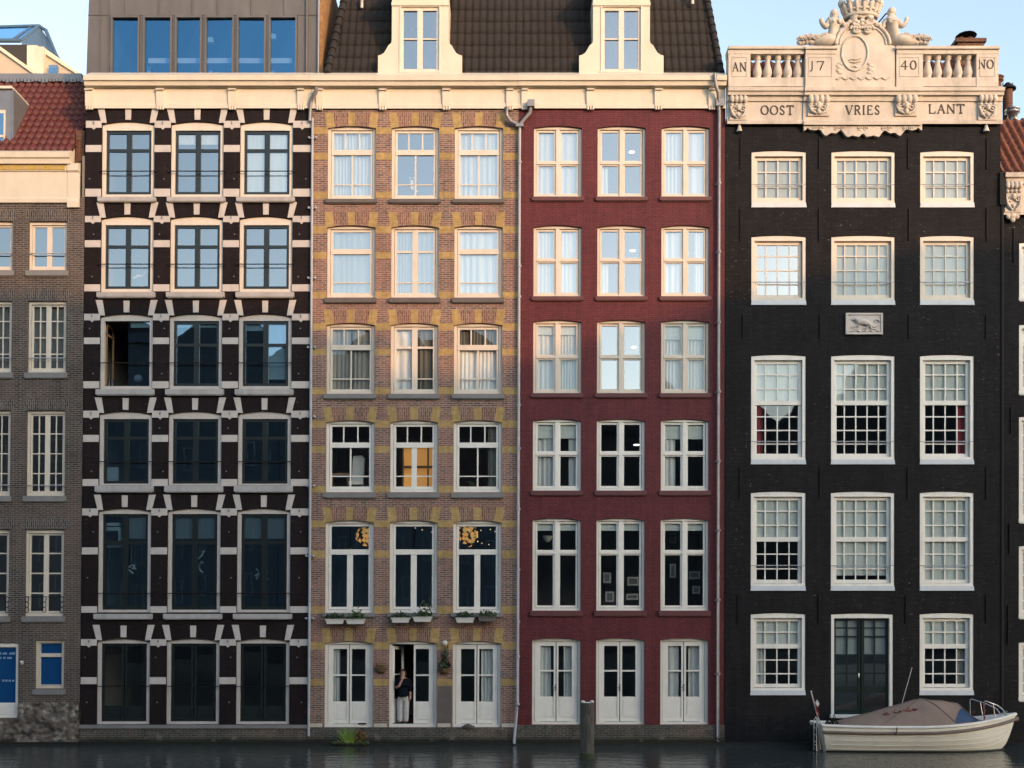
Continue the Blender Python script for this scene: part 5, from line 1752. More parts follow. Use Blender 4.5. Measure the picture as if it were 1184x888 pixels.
# objects behind the panes of the white blocked black house
k = B()
for i in range(4): k.box(ub(121.5, 620, .3), ub(140, 620, .3), .22, .4, vz(632 - i * 1.6, .4) - .03, vz(632 - i * 1.6, .4))
k.box(ub(119.5, 620, .4), ub(122, 620, .4), .23, .5, vz(632, .4), vz(614, .4)); k.box(ub(139, 620, .4), ub(141.5, 620, .4), .23, .5, vz(632, .4), vz(614, .4)); k.box(ub(119.5, 620, .4), ub(141.5, 620, .4), .23, .5, vz(614, .4), vz(610, .4))
k.box(ub(119.5, 606, .4), ub(140, 606, .4), .23, .5, vz(608.5, .4), vz(605, .4))
tag(k.build('wall_cabinet', 'room_white', None), 'white cabinet seen in the upper left pane of the large office window', 'cabinet')
for n_, (u, v, l) in enumerate(((152, 658, 'twisted white hanging ornament in the left of the tall dark office windows'), (231, 652, 'white hanging ornament of two curls in the middle tall dark office window'), (304, 665, 'pair of white hanging curls in the right tall dark office window'))):
    y = .22
    k = B()
    x, z = ub(u, v, y), vz(v, y)
    if n_ == 0: segs = [[(-.1, .05), (.02, .13), (.1, .1)], [(-.12, .0), (.0, -.1), (.04, -.15)], [(.0, .04), (.08, .0), (.14, .02)], [(.05, .14), (.1, .02)]]
    elif n_ == 1: segs = [[(.12, .42), (.06, .28), (-.08, .14)], [(.05, .08), (-.05, -.06), (.0, -.2), (.08, -.27)], [(.06, .06), (.09, .02)]]
    else: segs = [[(-.2, .2), (-.12, .05), (-.22, -.12)], [(.05, .2), (.14, .1), (.02, 0)], [(.02, 0), (.1, -.08), (.14, -.14)], [(-.24, -.02), (-.14, .04)], [(.0, -.14), (.06, -.06)]]
    for s_ in segs: k.tube([(x + a, y + .02 * i, z + b) for i, (a, b) in enumerate(s_)], .03, 6)
    k.tube([(x, y, z + .2), (x, y, z + .9)], .004, 4)
    tag(k.build('hanging_ornament', 'room_white', None), l, 'ornament', 'hanging ornaments in the office windows')
k = B()
x, z = ub(138, 545, .5), vz(557, .5)
k.box(x - .3, x + .06, .25, .3, z + .0, z + .42); k.box(x - .2, x - .05, .22, .4, z - .1, z)
tag(k.build('monitor', 'room_white', None), 'pale computer screen in the left window above the tall office windows', 'screen')
t = thing('globe_lamp', 'round glass globe lamp low in the open left window of the third storey', 'lamp', (ub(160, 440, .5), .5, vz(447, .5)))
k = B(); k.ball((ub(160, 439, .5), .5, vz(438, .5)), .14, 12, 8, (1, 1, .9)); k.build('globe', 'pipe_white', t)
k = B(); k.lathe(ub(160, 439, .5), .5, [(.1, vz(448, .5)), (.03, vz(446, .5)), (.03, vz(442, .5))], 10); k.build('base', 'iron', t)
for u, l, h_ in ((126, 'dark bottle standing inside the open left window of the third storey', 12), (129.5, 'slimmer dark bottle next to the dark bottle in the open window', 10)):
    k = B(); xx = ub(u, 440, .4); zb0 = vz(446.5, .4); k.lathe(xx, .4, [(.05, zb0), (.05, zb0 + h_ * .016), (.018, zb0 + h_ * .021), (.018, zb0 + h_ * .028)], 10)
    tag(k.build('bottle', 'dark_green_paint', None), l, 'bottle')
t = thing('floor_lamp', 'lamp with curved pale arm inside the second storey left window', 'lamp', (ub(166, 330, .5), .5, vz(334, .5)))
k = B(); k.tube([(ub(154, 321, .5), .5, vz(322, .5)), (ub(160, 319, .5), .5, vz(319, .5)), (ub(165, 318, .5), .5, vz(319, .5)), (ub(169, 312, .5), .5, vz(313, .5))], [.03, .045, .03, .02], 6); k.build('arm', 'room_white', t)
k = B(); k.box(ub(161, 318, .6) - .04, ub(161, 318, .6) + .04, .55, .63, vz(334, .6), vz(303, .6)); k.build('post', 'interior_dark', t)
# ceiling lamps of the red house
GCL = 'ceiling lamps in the red house'
for (u, v), l in zip(((730.5, 176), (731.5, 290), (733, 401.5), (736, 514.5)), ('lit ceiling lamp in the top middle window of the red house', 'lit ceiling lamp in the red house middle window, one storey below the top',
                      'lit ceiling lamp in the red house middle window, two storeys below the top', 'lit ceiling lamp in the red house middle window, dark fourth storey')):
    y = 1.3
    x, z = ub(u, v, y), vz(v, y)
    t = thing('ceiling_lamp', l, 'lamp', (x, y, z), GCL)
    k = B(); k.lathe(x, y, [(.08, z - .012), (.10, z), (.10, z + .012)], 12); k.build('shade', 'lamp_white', t)
    k = B(); k.tube([(x, y, z + .03), (x, y, z + .5)], .01, 5); k.build('cord', 'iron', t)
t = thing('wash_bowl', 'pale bowl-shaped lamp behind the left window above the french doors, red house', 'lamp', (ub(632, 620, .6), .6, vz(620, .6)))
k = B(); xx = ub(633, 620, .6); k.lathe(xx, .6, [(.03, vz(627, .6)), (.12, vz(624.5, .6)), (.17, vz(619.5, .6))], 14); k.build('shade', 'room_white', t)
k = B(); k.tube([(xx, .6, vz(620, .6)), (xx, .6, vz(604, .6))], .008, 5); k.build('cord', 'iron', t)
GPI = 'framed pictures in the red house'
for (u, v, w_, h_), l in zip(((702, 668, 9, 12), (705, 690, 10, 12), (732, 672, 13, 10), (731, 690, 14, 7), (778, 660, 7, 16), (803, 665, 13, 9), (805, 682, 9, 9), (778, 622, 8, 12)),
                            ('pale framed print high in the middle tall window, left pane, red house', 'pale framed print low in the middle tall window, left pane, red house', 'wide framed print in the middle tall window, right pane, red house',
                             'low wide framed print in the middle tall window, right pane, red house', 'tall narrow framed print in the right tall window of the red house', 'wide framed print in the right tall window, right pane, red house',
                             'small square framed print in the right tall window, right pane, red house', 'framed print in the upper left pane of the right tall window, red house')):
    y = 1.5
    x0_, x1_ = ub(u - w_ / 2, v, y), ub(u + w_ / 2, v, y)
    z0__, z1__ = vz(v + h_ / 2, y), vz(v - h_ / 2, y)
    t = thing('framed_print', l, 'picture', ((x0_ + x1_) / 2, y, z0__), GPI)
    k = B(); k.box(x0_, x1_, y, y + .03, z0__, z0__ + .05); k.box(x0_, x1_, y, y + .03, z1__ - .05, z1__); k.box(x0_, x0_ + .05, y, y + .03, z0__ + .05, z1__ - .05); k.box(x1_ - .05, x1_, y, y + .03, z0__ + .05, z1__ - .05); k.build('frame', 'room_white', t)
    k = B(); k.box(x0_ + .05, x1_ - .05, y + .012, y + .028, z0__ + .05, z1__ - .05); k.build('print', 'lead_grey', t)
# plants on the sill of the right window, banded house
t = thing('potted_plant', 'spiky dark potted plant on the sill of the right window above the gold lamp', 'plant', (ub(546, 565, .3), .3, vz(567, .3)))
k = B(); xx, zz_ = ub(546, 565, .32), vz(566, .32); k.lathe(xx, .32, [(.06, zz_ - .05), (.08, zz_ + .08)], 10); k.build('pot', 'coco_fibre', t)
k = B()
for i in range(16):
    a = i * 2 * PI / 16; k.tube([(xx, .32, zz_ + .06), (xx + .12 * math.cos(a), .32 + .06 * math.sin(a), zz_ + .22), (xx + .24 * math.cos(a), .32 + .09 * math.sin(a), zz_ + .2 + .1 * R.random())], [.014, .012, .003], 4)
k.build('leaves', 'leaf_dark', t)

# ================================================================== person in the open door
CUR['y'] = .012
fx, fy_ = ub(466.2, 800, .2), .24
fz = Z(841) + .115 * 1.0
hgt = 1.68
def H_(dx, dy, t): return (fx + dx, fy_ + dy, fz + hgt * t)
pr_pts = [H_(0, 0, .52), H_(0, .0, .60), H_(.0, -.01, .70), H_(0, 0, .80), H_(-.005, -.01, .855), H_(-.01, -.03, .90), H_(-.01, -.03, .955),
          H_(-.15, 0, .80), H_(-.215, -.05, .655), H_(-.12, -.19, .70), H_(-.035, -.20, .80), H_(-.005, -.19, .845),
          H_(.16, 0, .80), H_(.215, .0, .65), H_(.225, -.05, .53), H_(.22, -.07, .49),
          H_(-.085, 0, .49), H_(-.09, -.01, .27), H_(-.10, .01, .05), H_(-.11, -.14, .02),
          H_(.085, 0, .49), H_(.085, -.02, .27), H_(.075, .01, .05), H_(.08, -.14, .02)]
pr_ed = [(0, 1), (1, 2), (2, 3), (3, 4), (4, 5), (5, 6), (3, 7), (7, 8), (8, 9), (9, 10), (10, 11), (3, 12), (12, 13), (13, 14), (14, 15), (0, 16), (16, 17), (17, 18), (18, 19), (0, 20), (20, 21), (21, 22), (22, 23)]
pr_r = [(.15, .10), (.13, .09), (.15, .10), (.13, .09), .052, .07, .075, .06, .05, .04, .032, .03, .06, .05, .04, .035, .085, .06, .042, .035, .085, .06, .042, .035]
person = skin_mesh('person', pr_pts, pr_ed, pr_r, 'skin', None, 2, 0)
tag(person, 'person in dark top and pale trousers standing in the open white door, hand at chin', 'person')
hd = B()
hx, hy, hz = H_(-.01, -.03, .925)
hd.ball((hx, hy, hz), .1, 14, 10, (.82, .95, 1.22))
hd.ball((hx - .004, hy - .10, hz - .015), .02, 8, 6, (.8, 1, 1.4))
hd.ball((hx - .082, hy, hz - .01), .022, 8, 5, (.5, .8, 1.3)); hd.ball((hx + .082, hy, hz - .01), .022, 8, 5, (.5, .8, 1.3))
hd.build('head', 'skin', person)
ey = B()
for s_ in (-1, 1):
    ey.ball((hx + s_ * .033, hy - .086, hz + .008), .012, 8, 5, (1.2, .7, .7)); ey.box(hx + s_ * .033 - .02, hx + s_ * .033 + .02, hy - .096, hy - .086, hz + .028, hz + .034)
ey.box(hx - .025, hx + .025, hy - .094, hy - .08, hz - .056, hz - .05)
ey.build('eyes_and_mouth', 'hair', person)
hr_ = B()
hr_.ball((hx, hy + .022, hz + .03), .108, 14, 9, (.88, .98, 1.1)); hr_.ball((hx, hy + .10, hz + .02), .06, 10, 7)
for s_ in (-1, 1): hr_.tube([(hx + s_ * .06, hy - .04, hz + .09), (hx + s_ * .085, hy - .01, hz + .02), (hx + s_ * .08, hy + .03, hz - .07)], [.03, .035, .02], 7)
hr_.build('hair', 'hair', person)
def hand(c, d, up, side):
    k = B()
    c, d, up, side = Vector(c), Vector(d).normalized(), Vector(up).normalized(), Vector(side).normalized()
    k.tube([c - d * .03, c + d * .02, c + d * .075], [.026, .036, .032], 8)
    for i in range(4):
        b_ = c + d * .07 + side * (.021 * (i - 1.5))
        ln = (.062, .072, .068, .052)[i]
        k.tube([b_, b_ + d * ln * .5 + up * .006, b_ + d * ln * .8 + up * .03, b_ + d * ln * .75 + up * .05], [.0095, .009, .008, .007], 6)
    b_ = c + side * -.03 + d * .015
    k.tube([b_, b_ + side * -.03 + d * .03, b_ + side * -.026 + d * .06 + up * .01], [.012, .011, .009], 6)
    return k
hand(pr_pts[11], (.03, .06, .12), (.1, .3, -.1), (1, 0, -.1)).build('hand', 'skin', person)
hand(pr_pts[15], (0, -.2, -1), (-1, 0, 0), (0, -1, 0)).build('hand', 'skin', person)
sh_pts = [H_(0, 0, .53), H_(0, 0, .60), H_(0, -.01, .70), H_(0, 0, .80), H_(-.004, -.005, .835), H_(-.16, 0, .795), H_(-.205, -.035, .68), H_(.165, 0, .795), H_(.21, -.0, .66), H_(.222, -.03, .57)]
skin_mesh('top', sh_pts, [(0, 1), (1, 2), (2, 3), (3, 4), (3, 5), (5, 6), (3, 7), (7, 8), (8, 9)], [(.23, .14), (.215, .13), (.215, .14), (.18, .12), .08, .10, .09, .10, .09, .07], 'navy_cloth', person, 2, 1)
tr_pts = [H_(0, 0, .535), H_(0, .0, .48), H_(-.095, 0, .44), H_(-.10, -.01, .27), H_(-.105, .0, .012), H_(.095, 0, .44), H_(.09, -.02, .27), H_(.085, .0, .012)]
skin_mesh('trousers', tr_pts, [(0, 1), (1, 2), (2, 3), (3, 4), (1, 5), (5, 6), (6, 7)], [(.19, .125), (.18, .125), .12, .10, .09, .12, .10, .09], 'pale_cloth', person, 2, 1)
for s_, (bx, by, bz) in ((-1, H_(-.105, -.05, .018)), (1, H_(.085, -.05, .018))):
    k = B(); k.ball((bx, by, bz), .06, 10, 6, (.8, 2.1, .75)); k.build('shoe', 'shoe', person)

# ================================================================== mooring post, reeds
CUR['y'] = 0.
pw = -3.9
kx = CAMX + (X(679) - CAMX) * (-CAMY + pw) / -CAMY
mp = thing('mooring_post', 'weathered timber mooring post with white droppings on its top, standing in the canal', 'post', (kx, pw, 0))
k = B()
zt = vz(812.5, pw)
rows = []
for j in range(13):
    z = -1.5 + (zt + 1.5) * j / 12
    rows.append([(kx + (.19 + .012 * noise.noise((m * .9, z * 1.3, 1))) * math.cos(2 * PI * m / 18) + .006 * math.sin(m * 2.7), pw + .19 * math.sin(2 * PI * m / 18), z) for m in range(18)])
k.grid(rows, True, True); k.face(rows[-1])
k.build('pile', 'timber_pile', mp)
k = B(); k.lathe(kx, pw, [(.205, -.5), (.215, -.02), (.21, .10), (.198, .16)], 18); k.build('algae_collar', 'moss', mp)
k = B()
for dx in (-.13, .12): k.ball((kx + dx, pw - .08, zt + .03), .06, 10, 6, (1, 1, .7))
k.ball((kx, pw, zt + .0), .15, 10, 5, (1, 1, .15))
k.build('droppings', 'pot_white', mp)
rd = thing('reed_clump', 'green reeds and brown leaves growing on the mossy ledge at the water', 'plant', (X(405), -.25, .12))
k = B()
rr = random.Random(9)
for i in range(90):
    a = rr.gauss(0, .13)
    x0 = X(404) + a * .8
    y0 = -.22 + rr.uniform(-.06, .05)
    h = rr.uniform(.25, .62) * (1 - abs(a))
    tip = a * 1.7 + rr.uniform(-.12, .12)
    pts = [(x0, y0, .06), (x0 + tip * .3, y0 - .02, .06 + h * .55), (x0 + tip, y0 - .06, .06 + h * .97)]
    w_ = rr.uniform(.010, .018)
    k.grid([[(p[0] - w_ * (1 - j / 2.1), p[1], p[2]), (p[0] + w_ * (1 - j / 2.1), p[1] + .004, p[2])] for j, p in enumerate(pts)], True)
k.build('reeds', 'reed_green', rd)
k = B(); leaves(k, (X(418), -.22, .27), .2, .1, .13, 90, .11, rr); leaves(k, (X(412), -.2, .12), .3, .08, .06, 60, .09, rr); k.build('brown_leaves', 'dry_leaf', rd)
k = B()
for j in range(14): k.ball((X(388) + j * .075, -.2, .05 + .03 * R.random()), .1, 8, 5, (1.2, .9, .7))
k.build('moss_tuft', 'moss', rd)

# ================================================================== sloop
by = -1.55
bt = thing('boat', 'cream open boat with brown canvas cover moored before the black house', 'boat', (X(1057), by, 0))
sx = (-CAMY + by) / -CAMY
bx = lambda u: CAMX + (X(u) - CAMX) * sx
bz = lambda v: vz(v, by - .75)
xs_, xb_ = bx(943.5), bx(1171)
Lb = xb_ - xs_
def sheer(t): return bz(841) + .03 * 0 + (bz(828) - bz(841)) * max(0, (t - .45) / .55) ** 2.0 + (bz(839.5) - bz(841)) * max(0, (.3 - t) / .3) ** 2
def beam(t):
    if t < .5: return .92 - .22 * ((.5 - t) / .5) ** 2
    return .92 * (1 - ((t - .5) / .5) ** 2.6) + .03
def keelz(t): return -.38 + .5 * max(0, (t - .8) / .2) ** 2
k = B()
rows, N = [], 32
for i in range(N + 1):
    t = i / N
    b, zs, zk = beam(t), sheer(t), keelz(t)
    row = []
    for j in range(17):
        a = -1 + j / 8
        s_ = 1 if a > 0 else -1
        f = abs(a)                              # 0 keel .. 1 gunwale
        w_ = b * (1 - (1 - f) ** 2.2)
        z = zk + (zs - zk) * f ** 1.35
        rake = (.34 * (f - .75)) * max(0, (t - .75) / .25) ** 1.5 - (.30 * (1 - f)) * -1 * max(0, (.12 - t) / .12)
        x = xs_ + Lb * t + rake - .0
        lap = .012 * ((f * 7) % 1) * (1 if .3 < f < .95 else 0)      # clinker strakes
        row.append((x, by + s_ * (w_ + lap * .0), z))
    rows.append(row)
k.grid(rows, True)
k.face(rows[0]); k.face(rows[-1][::-1])
hull = k.build('hull', 'boat_hull', bt)
k = B()      # strake lines
for f in (.52, .62, .72, .82):
    for s_ in (-1, 1):
        pth = []
        for i in range(1, N):
            t = i / N
            b, zs, zk = beam(t), sheer(t), keelz(t)
            rake = (.34 * (f - .75)) * max(0, (t - .75) / .25) ** 1.5 + (.30 * (1 - f)) * max(0, (.12 - t) / .12)
            pth.append((xs_ + Lb * t + rake, by + s_ * (b * (1 - (1 - f) ** 2.2) + .002), zk + (zs - zk) * f ** 1.35))
        k.tube(pth, .011, 5)
k.build('strakes', 'boat_hull', hull)
k = B()
for s_ in (-1, 1):
    pth = []
    for i in range(N + 1):
        t = i / N
        b, zs, zk = beam(t), sheer(t), keelz(t)
        f = max(0., (.03 - zk) / (zs - zk)) ** (1 / 1.35) if zk < .03 else 0.
        rake = (.34 * (f - .75)) * max(0, (t - .75) / .25) ** 1.5 + (.30 * (1 - f)) * max(0, (.12 - t) / .12)
        pth.append((xs_ + Lb * t + rake, by + s_ * (b * (1 - (1 - f) ** 2.2) - .008), .025))
    k.tube(pth, .03, 6)
k.build('waterline_stain', 'wet_algae', hull)
k = B()
for s_ in (-1, 1):
    pth = []
    for i in range(N + 1):
        t = i / N
        rake = .34 * .25 * max(0, (t - .75) / .25) ** 1.5
        pth.append((xs_ + Lb * t + rake, by + s_ * (beam(t) + .012), sheer(t) - .175 + .03 * t))
    k.tube(pth, .048, 8)
k.ball((xb_ + .1, by, sheer(1) - .14), .085, 10, 6)
k.build('rub_rail', 'rub_rail', bt)
k = B()
for s_ in (-1, 1):
    pth = [(xs_ + Lb * i / N + .085 * max(0, (i / N - .75) / .25) ** 1.5, by + s_ * (beam(i / N) - .02), sheer(i / N) + .005) for i in range(N + 1)]
    k.tube(pth, .05, 8)
pth2 = []
for i in range(9):      # fore deck
    t = .80 + .2 * i / 8
    pth2.append([(xs_ + Lb * t + .085 * max(0, (t - .75) / .25) ** 1.5, by + (beam(t) - .02) * (m / 4 - 1), sheer(t) + .02 * (1 - (m / 4 - 1) ** 2) + .02) for m in range(9)])
k.grid(pth2, True)
pth2 = []
for i in range(5):
    t = .0 + .1 * i / 4
    pth2.append([(xs_ + Lb * t, by + (beam(t) - .02) * (m / 4 - 1), sheer(t) + .02 * (1 - (m / 4 - 1) ** 2) + .01) for m in range(9)])
k.grid(pth2, True)
k.build('gunwale', 'boat_deck', bt)
# canvas cover
prof_t = [(bx(962), 839.0), (bx(970), 833), (bx(985), 829), (bx(1010), 822), (bx(1035), 816), (bx(1052), 810.5), (bx(1064), 808), (bx(1070), 808.2), (bx(1090), 810.5), (bx(1107), 812.8), (bx(1112), 817), (bx(1119), 825), (bx(1128), 833)]
def cov(x):
    for (a, va), (b, vb) in zip(prof_t, prof_t[1:]):
        if a <= x <= b:
            return vz(va + (vb - va) * (x - a) / (b - a), by)
    return vz(838, by)
def covpt(x, q, lift=0.):
    t = (x - xs_) / Lb
    zr = cov(x) + lift
    ze = sheer(min(max(t, 0), 1)) + .02
    b = beam(min(max(t, 0), 1)) + .0
    a = abs(q)
    sh = 1 - a ** 1.75
    sag = -.05 * math.sin(a * PI) * (.6 + .4 * math.sin(x * 5))
    return (x, by + q * b * (1 + lift), ze + (max(zr - ze, .02)) * sh + sag * min(1, (zr - ze) / .4) + .006 * noise.noise((x * 4, q * 4, 0)) + .03 * (1 - abs(q)) * noise.noise((x * 2.2, q * 2.6, 3)) + .012 * math.sin(x * 3 + q * 7))
k = B()
x0, x1 = prof_t[0][0], prof_t[-1][0]
rows = []
for i in range(61):
    x = x0 + (x1 - x0) * i / 60
    rows.append([covpt(x, -1 + m / 8) for m in range(17)])
k.grid(rows, True)
cv = k.build('canvas_cover', 'boat_canvas', bt)
k = B()
def wedge(n1, n2):
    # clear panel in the raked front of the cover, towards the canal
    rows = []
    for i in range(9):
        x = bx(1092) + (bx(1121) - bx(1092)) * i / 8
        up = min(1., (x - bx(1092)) / (bx(1109) - bx(1092))) if x < bx(1109) else max(0., (bx(1122.5) - x) / (bx(1122.5) - bx(1109)))
        qa, qb = -.93, -.93 + .66 * up
        rows.append([tuple(a + b for a, b in zip(covpt(x, qa + (qb - qa) * m / 4), (0, -.012, .012))) for m in range(5)])
    return rows
k.grid(wedge(0, 0), True)
k.build('clear_panel', 'blue_vinyl', cv)
k = B()
pts = [covpt(bx(1107) + (bx(1127) - bx(1107)) * i / 8, -.15 - .8 * i / 8) for i in range(9)]
k.tube([(a, b - .01, c + .015) for a, b, c in pts], .014, 5)
for ua, ub_, qa, qb in ((1064, 1010, -.02, -.9), (1064, 1092, -.02, -.9), (965, 1107, -.03, -.03)):
    k.tube([tuple(a + b for a, b in zip(covpt(bx(ua) + (bx(ub_) - bx(ua)) * i / 14, qa + (qb - qa) * i / 14), (0, -.004, .006))) for i in range(15)], .012, 5)
k.build('cover_seams', 'rub_rail', cv)
k = B()
for u, v in ((1030, 826), (1043, 824.5), (1051, 838), (1018, 817)):
    x = bx(u); q = -.45
    p = covpt(x, q)
    k.tube([(p[0] - .06, p[1] - .02, p[2] + .02), (p[0] + .05, p[1] - .03, p[2] - .01), (p[0] + .1, p[1] - .03, p[2] + .04)], [.012, .02, .01], 5)
    leaves(k, (p[0] + .05, p[1] - .02, p[2] + .03), .1, .04, .03, 8, .08, R)
k.build('fallen_twigs', 'flag_red', cv)
# bow rail, stern gear, flag
k = B()
zr = lambda v: vz(v, by - .3)
for s_ in (-1, 1):
    yy = by + s_ * .52
    k.tube([(bx(1129.5), yy, zr(833)), (bx(1129.5), yy, zr(812)), (bx(1131), yy, zr(810)), (bx(1146), yy + -s_ * .1, zr(815)), (bx(1156), yy - s_ * .28, zr(821)), (bx(1161), yy - s_ * .36, zr(829))], .018, 6)
    k.tube([(bx(1140.5), yy - s_ * .05, zr(813.5)), (bx(1143), yy - s_ * .07, zr(829))], .016, 6)
k.tube([(bx(1161), by - .16, zr(826)), (bx(1164), by, zr(823)), (bx(1161), by + .16, zr(826))], .016, 6)
k.build('bow_rail', 'steel', bt)
k = B()
for j in range(9): k.ball((bx(1129.6) + .015 * math.sin(j * 2), by - .54, zr(812 + j * 2.4)), .028, 6, 4)
k.build('rope_coil', 'flag_red', bt)
k = B()
xs0 = bx(938.5)
for yy in (by - .55, by - .25):
    k.tube([(bx(944), yy, zr(838)), (xs0 + .05, yy, zr(829)), (xs0, yy, zr(833)), (xs0, yy, .02)], .018, 6)
for v in (842, 850, 858, 862): k.tube([(xs0, by - .55, vz(v, by - .55)), (xs0, by - .25, vz(v, by - .55))], .014, 6)
k.tube([(bx(940.5), by - .5, zr(829)), (bx(941), by - .52, zr(848)), (bx(943), by - .55, .06)], .012, 5)
k.build('swim_ladder', 'rope', bt)
k = B()
k.box(bx(943) - .20, bx(943) + .04, by - .14, by + .14, .02, vz(845, by)); k.ball((bx(942), by, vz(843, by)), .15, 10, 6, (1.1, 1, 1.2))
k.build('outboard_motor', 'iron', bt)
k = B(); k.tube([(bx(945.5), by - .1, zr(833)), (bx(936.3), by - .15, zr(800.5))], .018, 6); k.ball((bx(936.3), by - .15, zr(800)), .03, 6, 4); 
fp = k.build('flag_pole', 'room_white', bt)
k = B()
rows = []
for j in range(7):
    t = j / 6
    px_, pz_ = bx(938.5 + 6 * t), zr(811 + 19 * t)
    rows.append([(px_ + .015 * m + .01 * math.sin(j + m), by - .13 + .03 * math.sin(m * 2 + j), pz_ + .03 * m) for m in range(4)])
k.grid(rows, True); k.build('flag', 'flag_red', fp)
k = B()
rows = [[(bx(941 + 1.4 * a) + .025 * b, by - .17 + .02 * math.sin(a * 3 + b), zr(813 + 2.5 * a) + .05 * b) for b in range(3)] for a in range(3)]
k.grid(rows, True); k.build('flag_stripe', 'room_white', fp)
k = B()
for j in range(7):
    u = 955 + 5 * math.sin(j * 1.7); k.tube([(bx(u), by - .3, sheer(.05) + .02), (bx(u + 2), by - .32, sheer(.05) + .12 + .1 * (j % 3)), (bx(u + 6), by - .3, sheer(.1) + .05)], .02, 6)
k.build('stern_gear', 'iron', bt)
k = B(); k.tube([(bx(1043), by + .1, vz(818, by)), (bx(1060.5), by + .45, vz(772, by + .4))], .011, 5); k.build('boat_hook', 'rope', bt)
k = B()
for t in (.36,): k.tube([(xs_ + Lb * t, by - beam(t) + .02, sheer(t) + .05), (xs_ + Lb * t - .02, by - beam(t) - .07, sheer(t) - .06), (xs_ + Lb * t - .06, by - beam(t) - .075, sheer(t) - .19)], .016, 6)
k.build('mooring_line', 'iron', bt)

# ================================================================== water, land, houses over the canal
CUR['lean'] = False
k = B(); k.face([(-900, -56, 0), (900, -56, 0), (900, .24, 0), (-900, .24, 0)]); w = k.build('canal_water', 'canal_water', None); w['kind'] = 'structure'
k = B()
k.box(-900, 900, .4, 900, -1.3, -.45); w = k.build('ground', 'quay_ground', None); w['kind'] = 'structure'
k = B(); k.box(-900, 900, -900, -56.05, -1.3, 1.2); w = k.build('far_quay', 'quay_ground', None); w['kind'] = 'structure'
AZ, EL = math.radians(40), math.radians(10)
SHX = 60 * math.tan(AZ)
DROP = 60 / math.cos(AZ) * math.tan(EL)
def top_for(v): return Z(v) + DROP
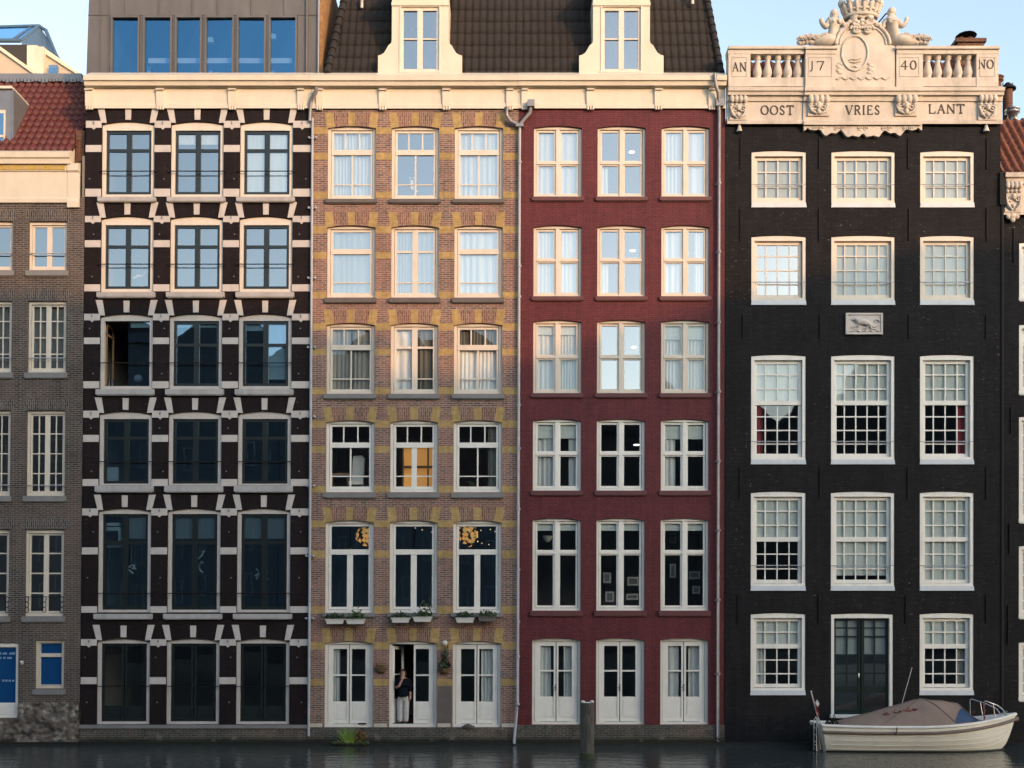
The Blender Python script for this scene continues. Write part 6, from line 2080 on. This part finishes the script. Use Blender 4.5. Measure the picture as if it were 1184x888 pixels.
# (left, right) on the street front that each roof shades, and the survey height its shade reaches
SKY = [(-160, 60, 338), (60, 230, 349), (230, 345, 362), (345, 440, 384), (440, 520, 432), (520, 610, 470), (610, 780, 452), (780, 838, 436), (838, 900, 352), (900, 985, 337), (985, 1060, 318), (1060, 1200, 284), (1200, 1400, 290)]
opp = []
for a, b_, v in SKY: opp.append((X(a) + SHX, X(b_) + SHX, top_for(v), 1))
xe = opp[0][0]
rr = random.Random(21)
x = xe
left = []
while x > -75:
    wd = rr.uniform(6, 9)
    left.append((x - wd, x, rr.uniform(30, 35) if x < 1 else rr.uniform(29, 31.5) if x < 17 else rr.uniform(22, 24.5), 0))
    x -= wd
GOP = 'houses across the canal'
KIND = ['flat corniced', 'pointed gabled', 'bell gabled', 'broad roofed']
for i, (a, b_, top, sh) in enumerate(left + opp):
    t = thing('opposite_house', 'dark brick house across the canal behind the viewer, only mirrored in the panes', 'house', ((a + b_) / 2, -60, 0), GOP)
    k = B()
    g = 0 if sh else rr.choice((0, 1, 2))
    a2, b2 = a + .02, b_ - .02
    body = top - (0 if sh else 3.2)
    k.box(a2, b2, -72, -60, 1, body)
    if not sh:
        m = (a2 + b2) / 2
        if g == 0: k.box(a2 - .05, b2 + .05, -72, -59.7, body, body + .8)
        elif g == 1: k.prism([(a2, body), (b2, body), (m + .6, top), (m - .6, top)], -60.3, -60)
        else: k.prism([(a2, body), (b2, body), (b2 - .8, body + 1.2), (m + 1.1, body + 1.8), (m + .9, top), (m - .9, top), (m - 1.1, body + 1.8), (a2 + .8, body + 1.2)], -60.3, -60)
    else:
        k.box(a2 - .02, b2 + .02, -60, -59.75, body - .7, body)
    k.build('wall', 'opposite_brick', t)
    if not sh:
        k = B(); m = (a2 + b2) / 2
        k.prism([(a2, body), (b2, body), (m, body + 2.6)], -72, -60.35); k.build('roof', 'dark_pantile', t)
    nwin = 3
    for r_ in range(5 if top > 20 else 4):
        for c in range(nwin):
            xc = a2 + (b2 - a2) * (c + .5) / nwin
            zc = 3.2 + r_ * 3.7
            if zc + 1.3 > body: continue
            k = B()
            k.box(xc - .65, xc + .65, -60, -59.95, zc - .95, zc - .88); k.box(xc - .65, xc + .65, -60, -59.95, zc + .88, zc + .95)
            k.box(xc - .65, xc - .58, -60, -59.95, zc - .88, zc + .88); k.box(xc + .58, xc + .65, -60, -59.95, zc - .88, zc + .88); k.box(xc - .03, xc + .03, -60, -59.95, zc - .88, zc + .88)
            k.build('window', 'grey_stone', t)

# ================================================================== light, sky, camera
wd = bpy.data.worlds.new('World'); SC.world = wd; wd.use_nodes = True
n, l = wd.node_tree.nodes, wd.node_tree.links
sky = n.new('ShaderNodeTexSky'); sky.sky_type = 'NISHITA'; sky.sun_disc = False
sky.sun_elevation = EL
# direction towards the sun: (sin AZ, -cos AZ)
sky.sun_rotation = math.atan2(math.sin(AZ), -math.cos(AZ))
sky.altitude = 0; sky.air_density = 1.0; sky.dust_density = 1.2; sky.ozone_density = 1.2
hs_ = n.new('ShaderNodeHueSaturation'); hs_.inputs['Saturation'].default_value = .78; hs_.inputs['Value'].default_value = 1.0
l.new(sky.outputs[0], hs_.inputs['Color']); l.new(hs_.outputs[0], n['Background'].inputs[0]); n['Background'].inputs[1].default_value = .15
sl_ = bpy.data.lights.new('sun', 'SUN'); sl_.energy = 2.0; sl_.angle = math.radians(.5); sl_.color = (.42, .205, .085)
so_ = bpy.data.objects.new('sun', sl_); COL.objects.link(so_)
d = Vector((math.sin(AZ) * math.cos(EL), -math.cos(AZ) * math.cos(EL), math.sin(EL)))
so_.rotation_euler = d.to_track_quat('Z', 'Y').to_euler()
so_.location = (30, -60, 60)
cd = bpy.data.cameras.new('camera'); co = bpy.data.objects.new('camera', cd); COL.objects.link(co)
co.location = (CAMX, CAMY, CAMZ); co.rotation_euler = (PI / 2, 0, 0)
WV = 1184 * S
cd.sensor_width = 36; cd.lens = 36 * -CAMY / WV
cd.shift_y = (Z(444) - CAMZ) / WV
cd.clip_start = .1; cd.clip_end = 3000
SC.camera = co
vs = SC.view_settings
vs.view_transform = 'Standard'; vs.look = 'None'; vs.gamma = 1; vs.use_curve_mapping = False
vs.exposure = 1.70
SC.cycles.use_denoising = True
SC.cycles.max_bounces = 8; SC.cycles.transparent_max_bounces = 8
SC.cycles.caustics_reflective = False; SC.cycles.caustics_refractive = False
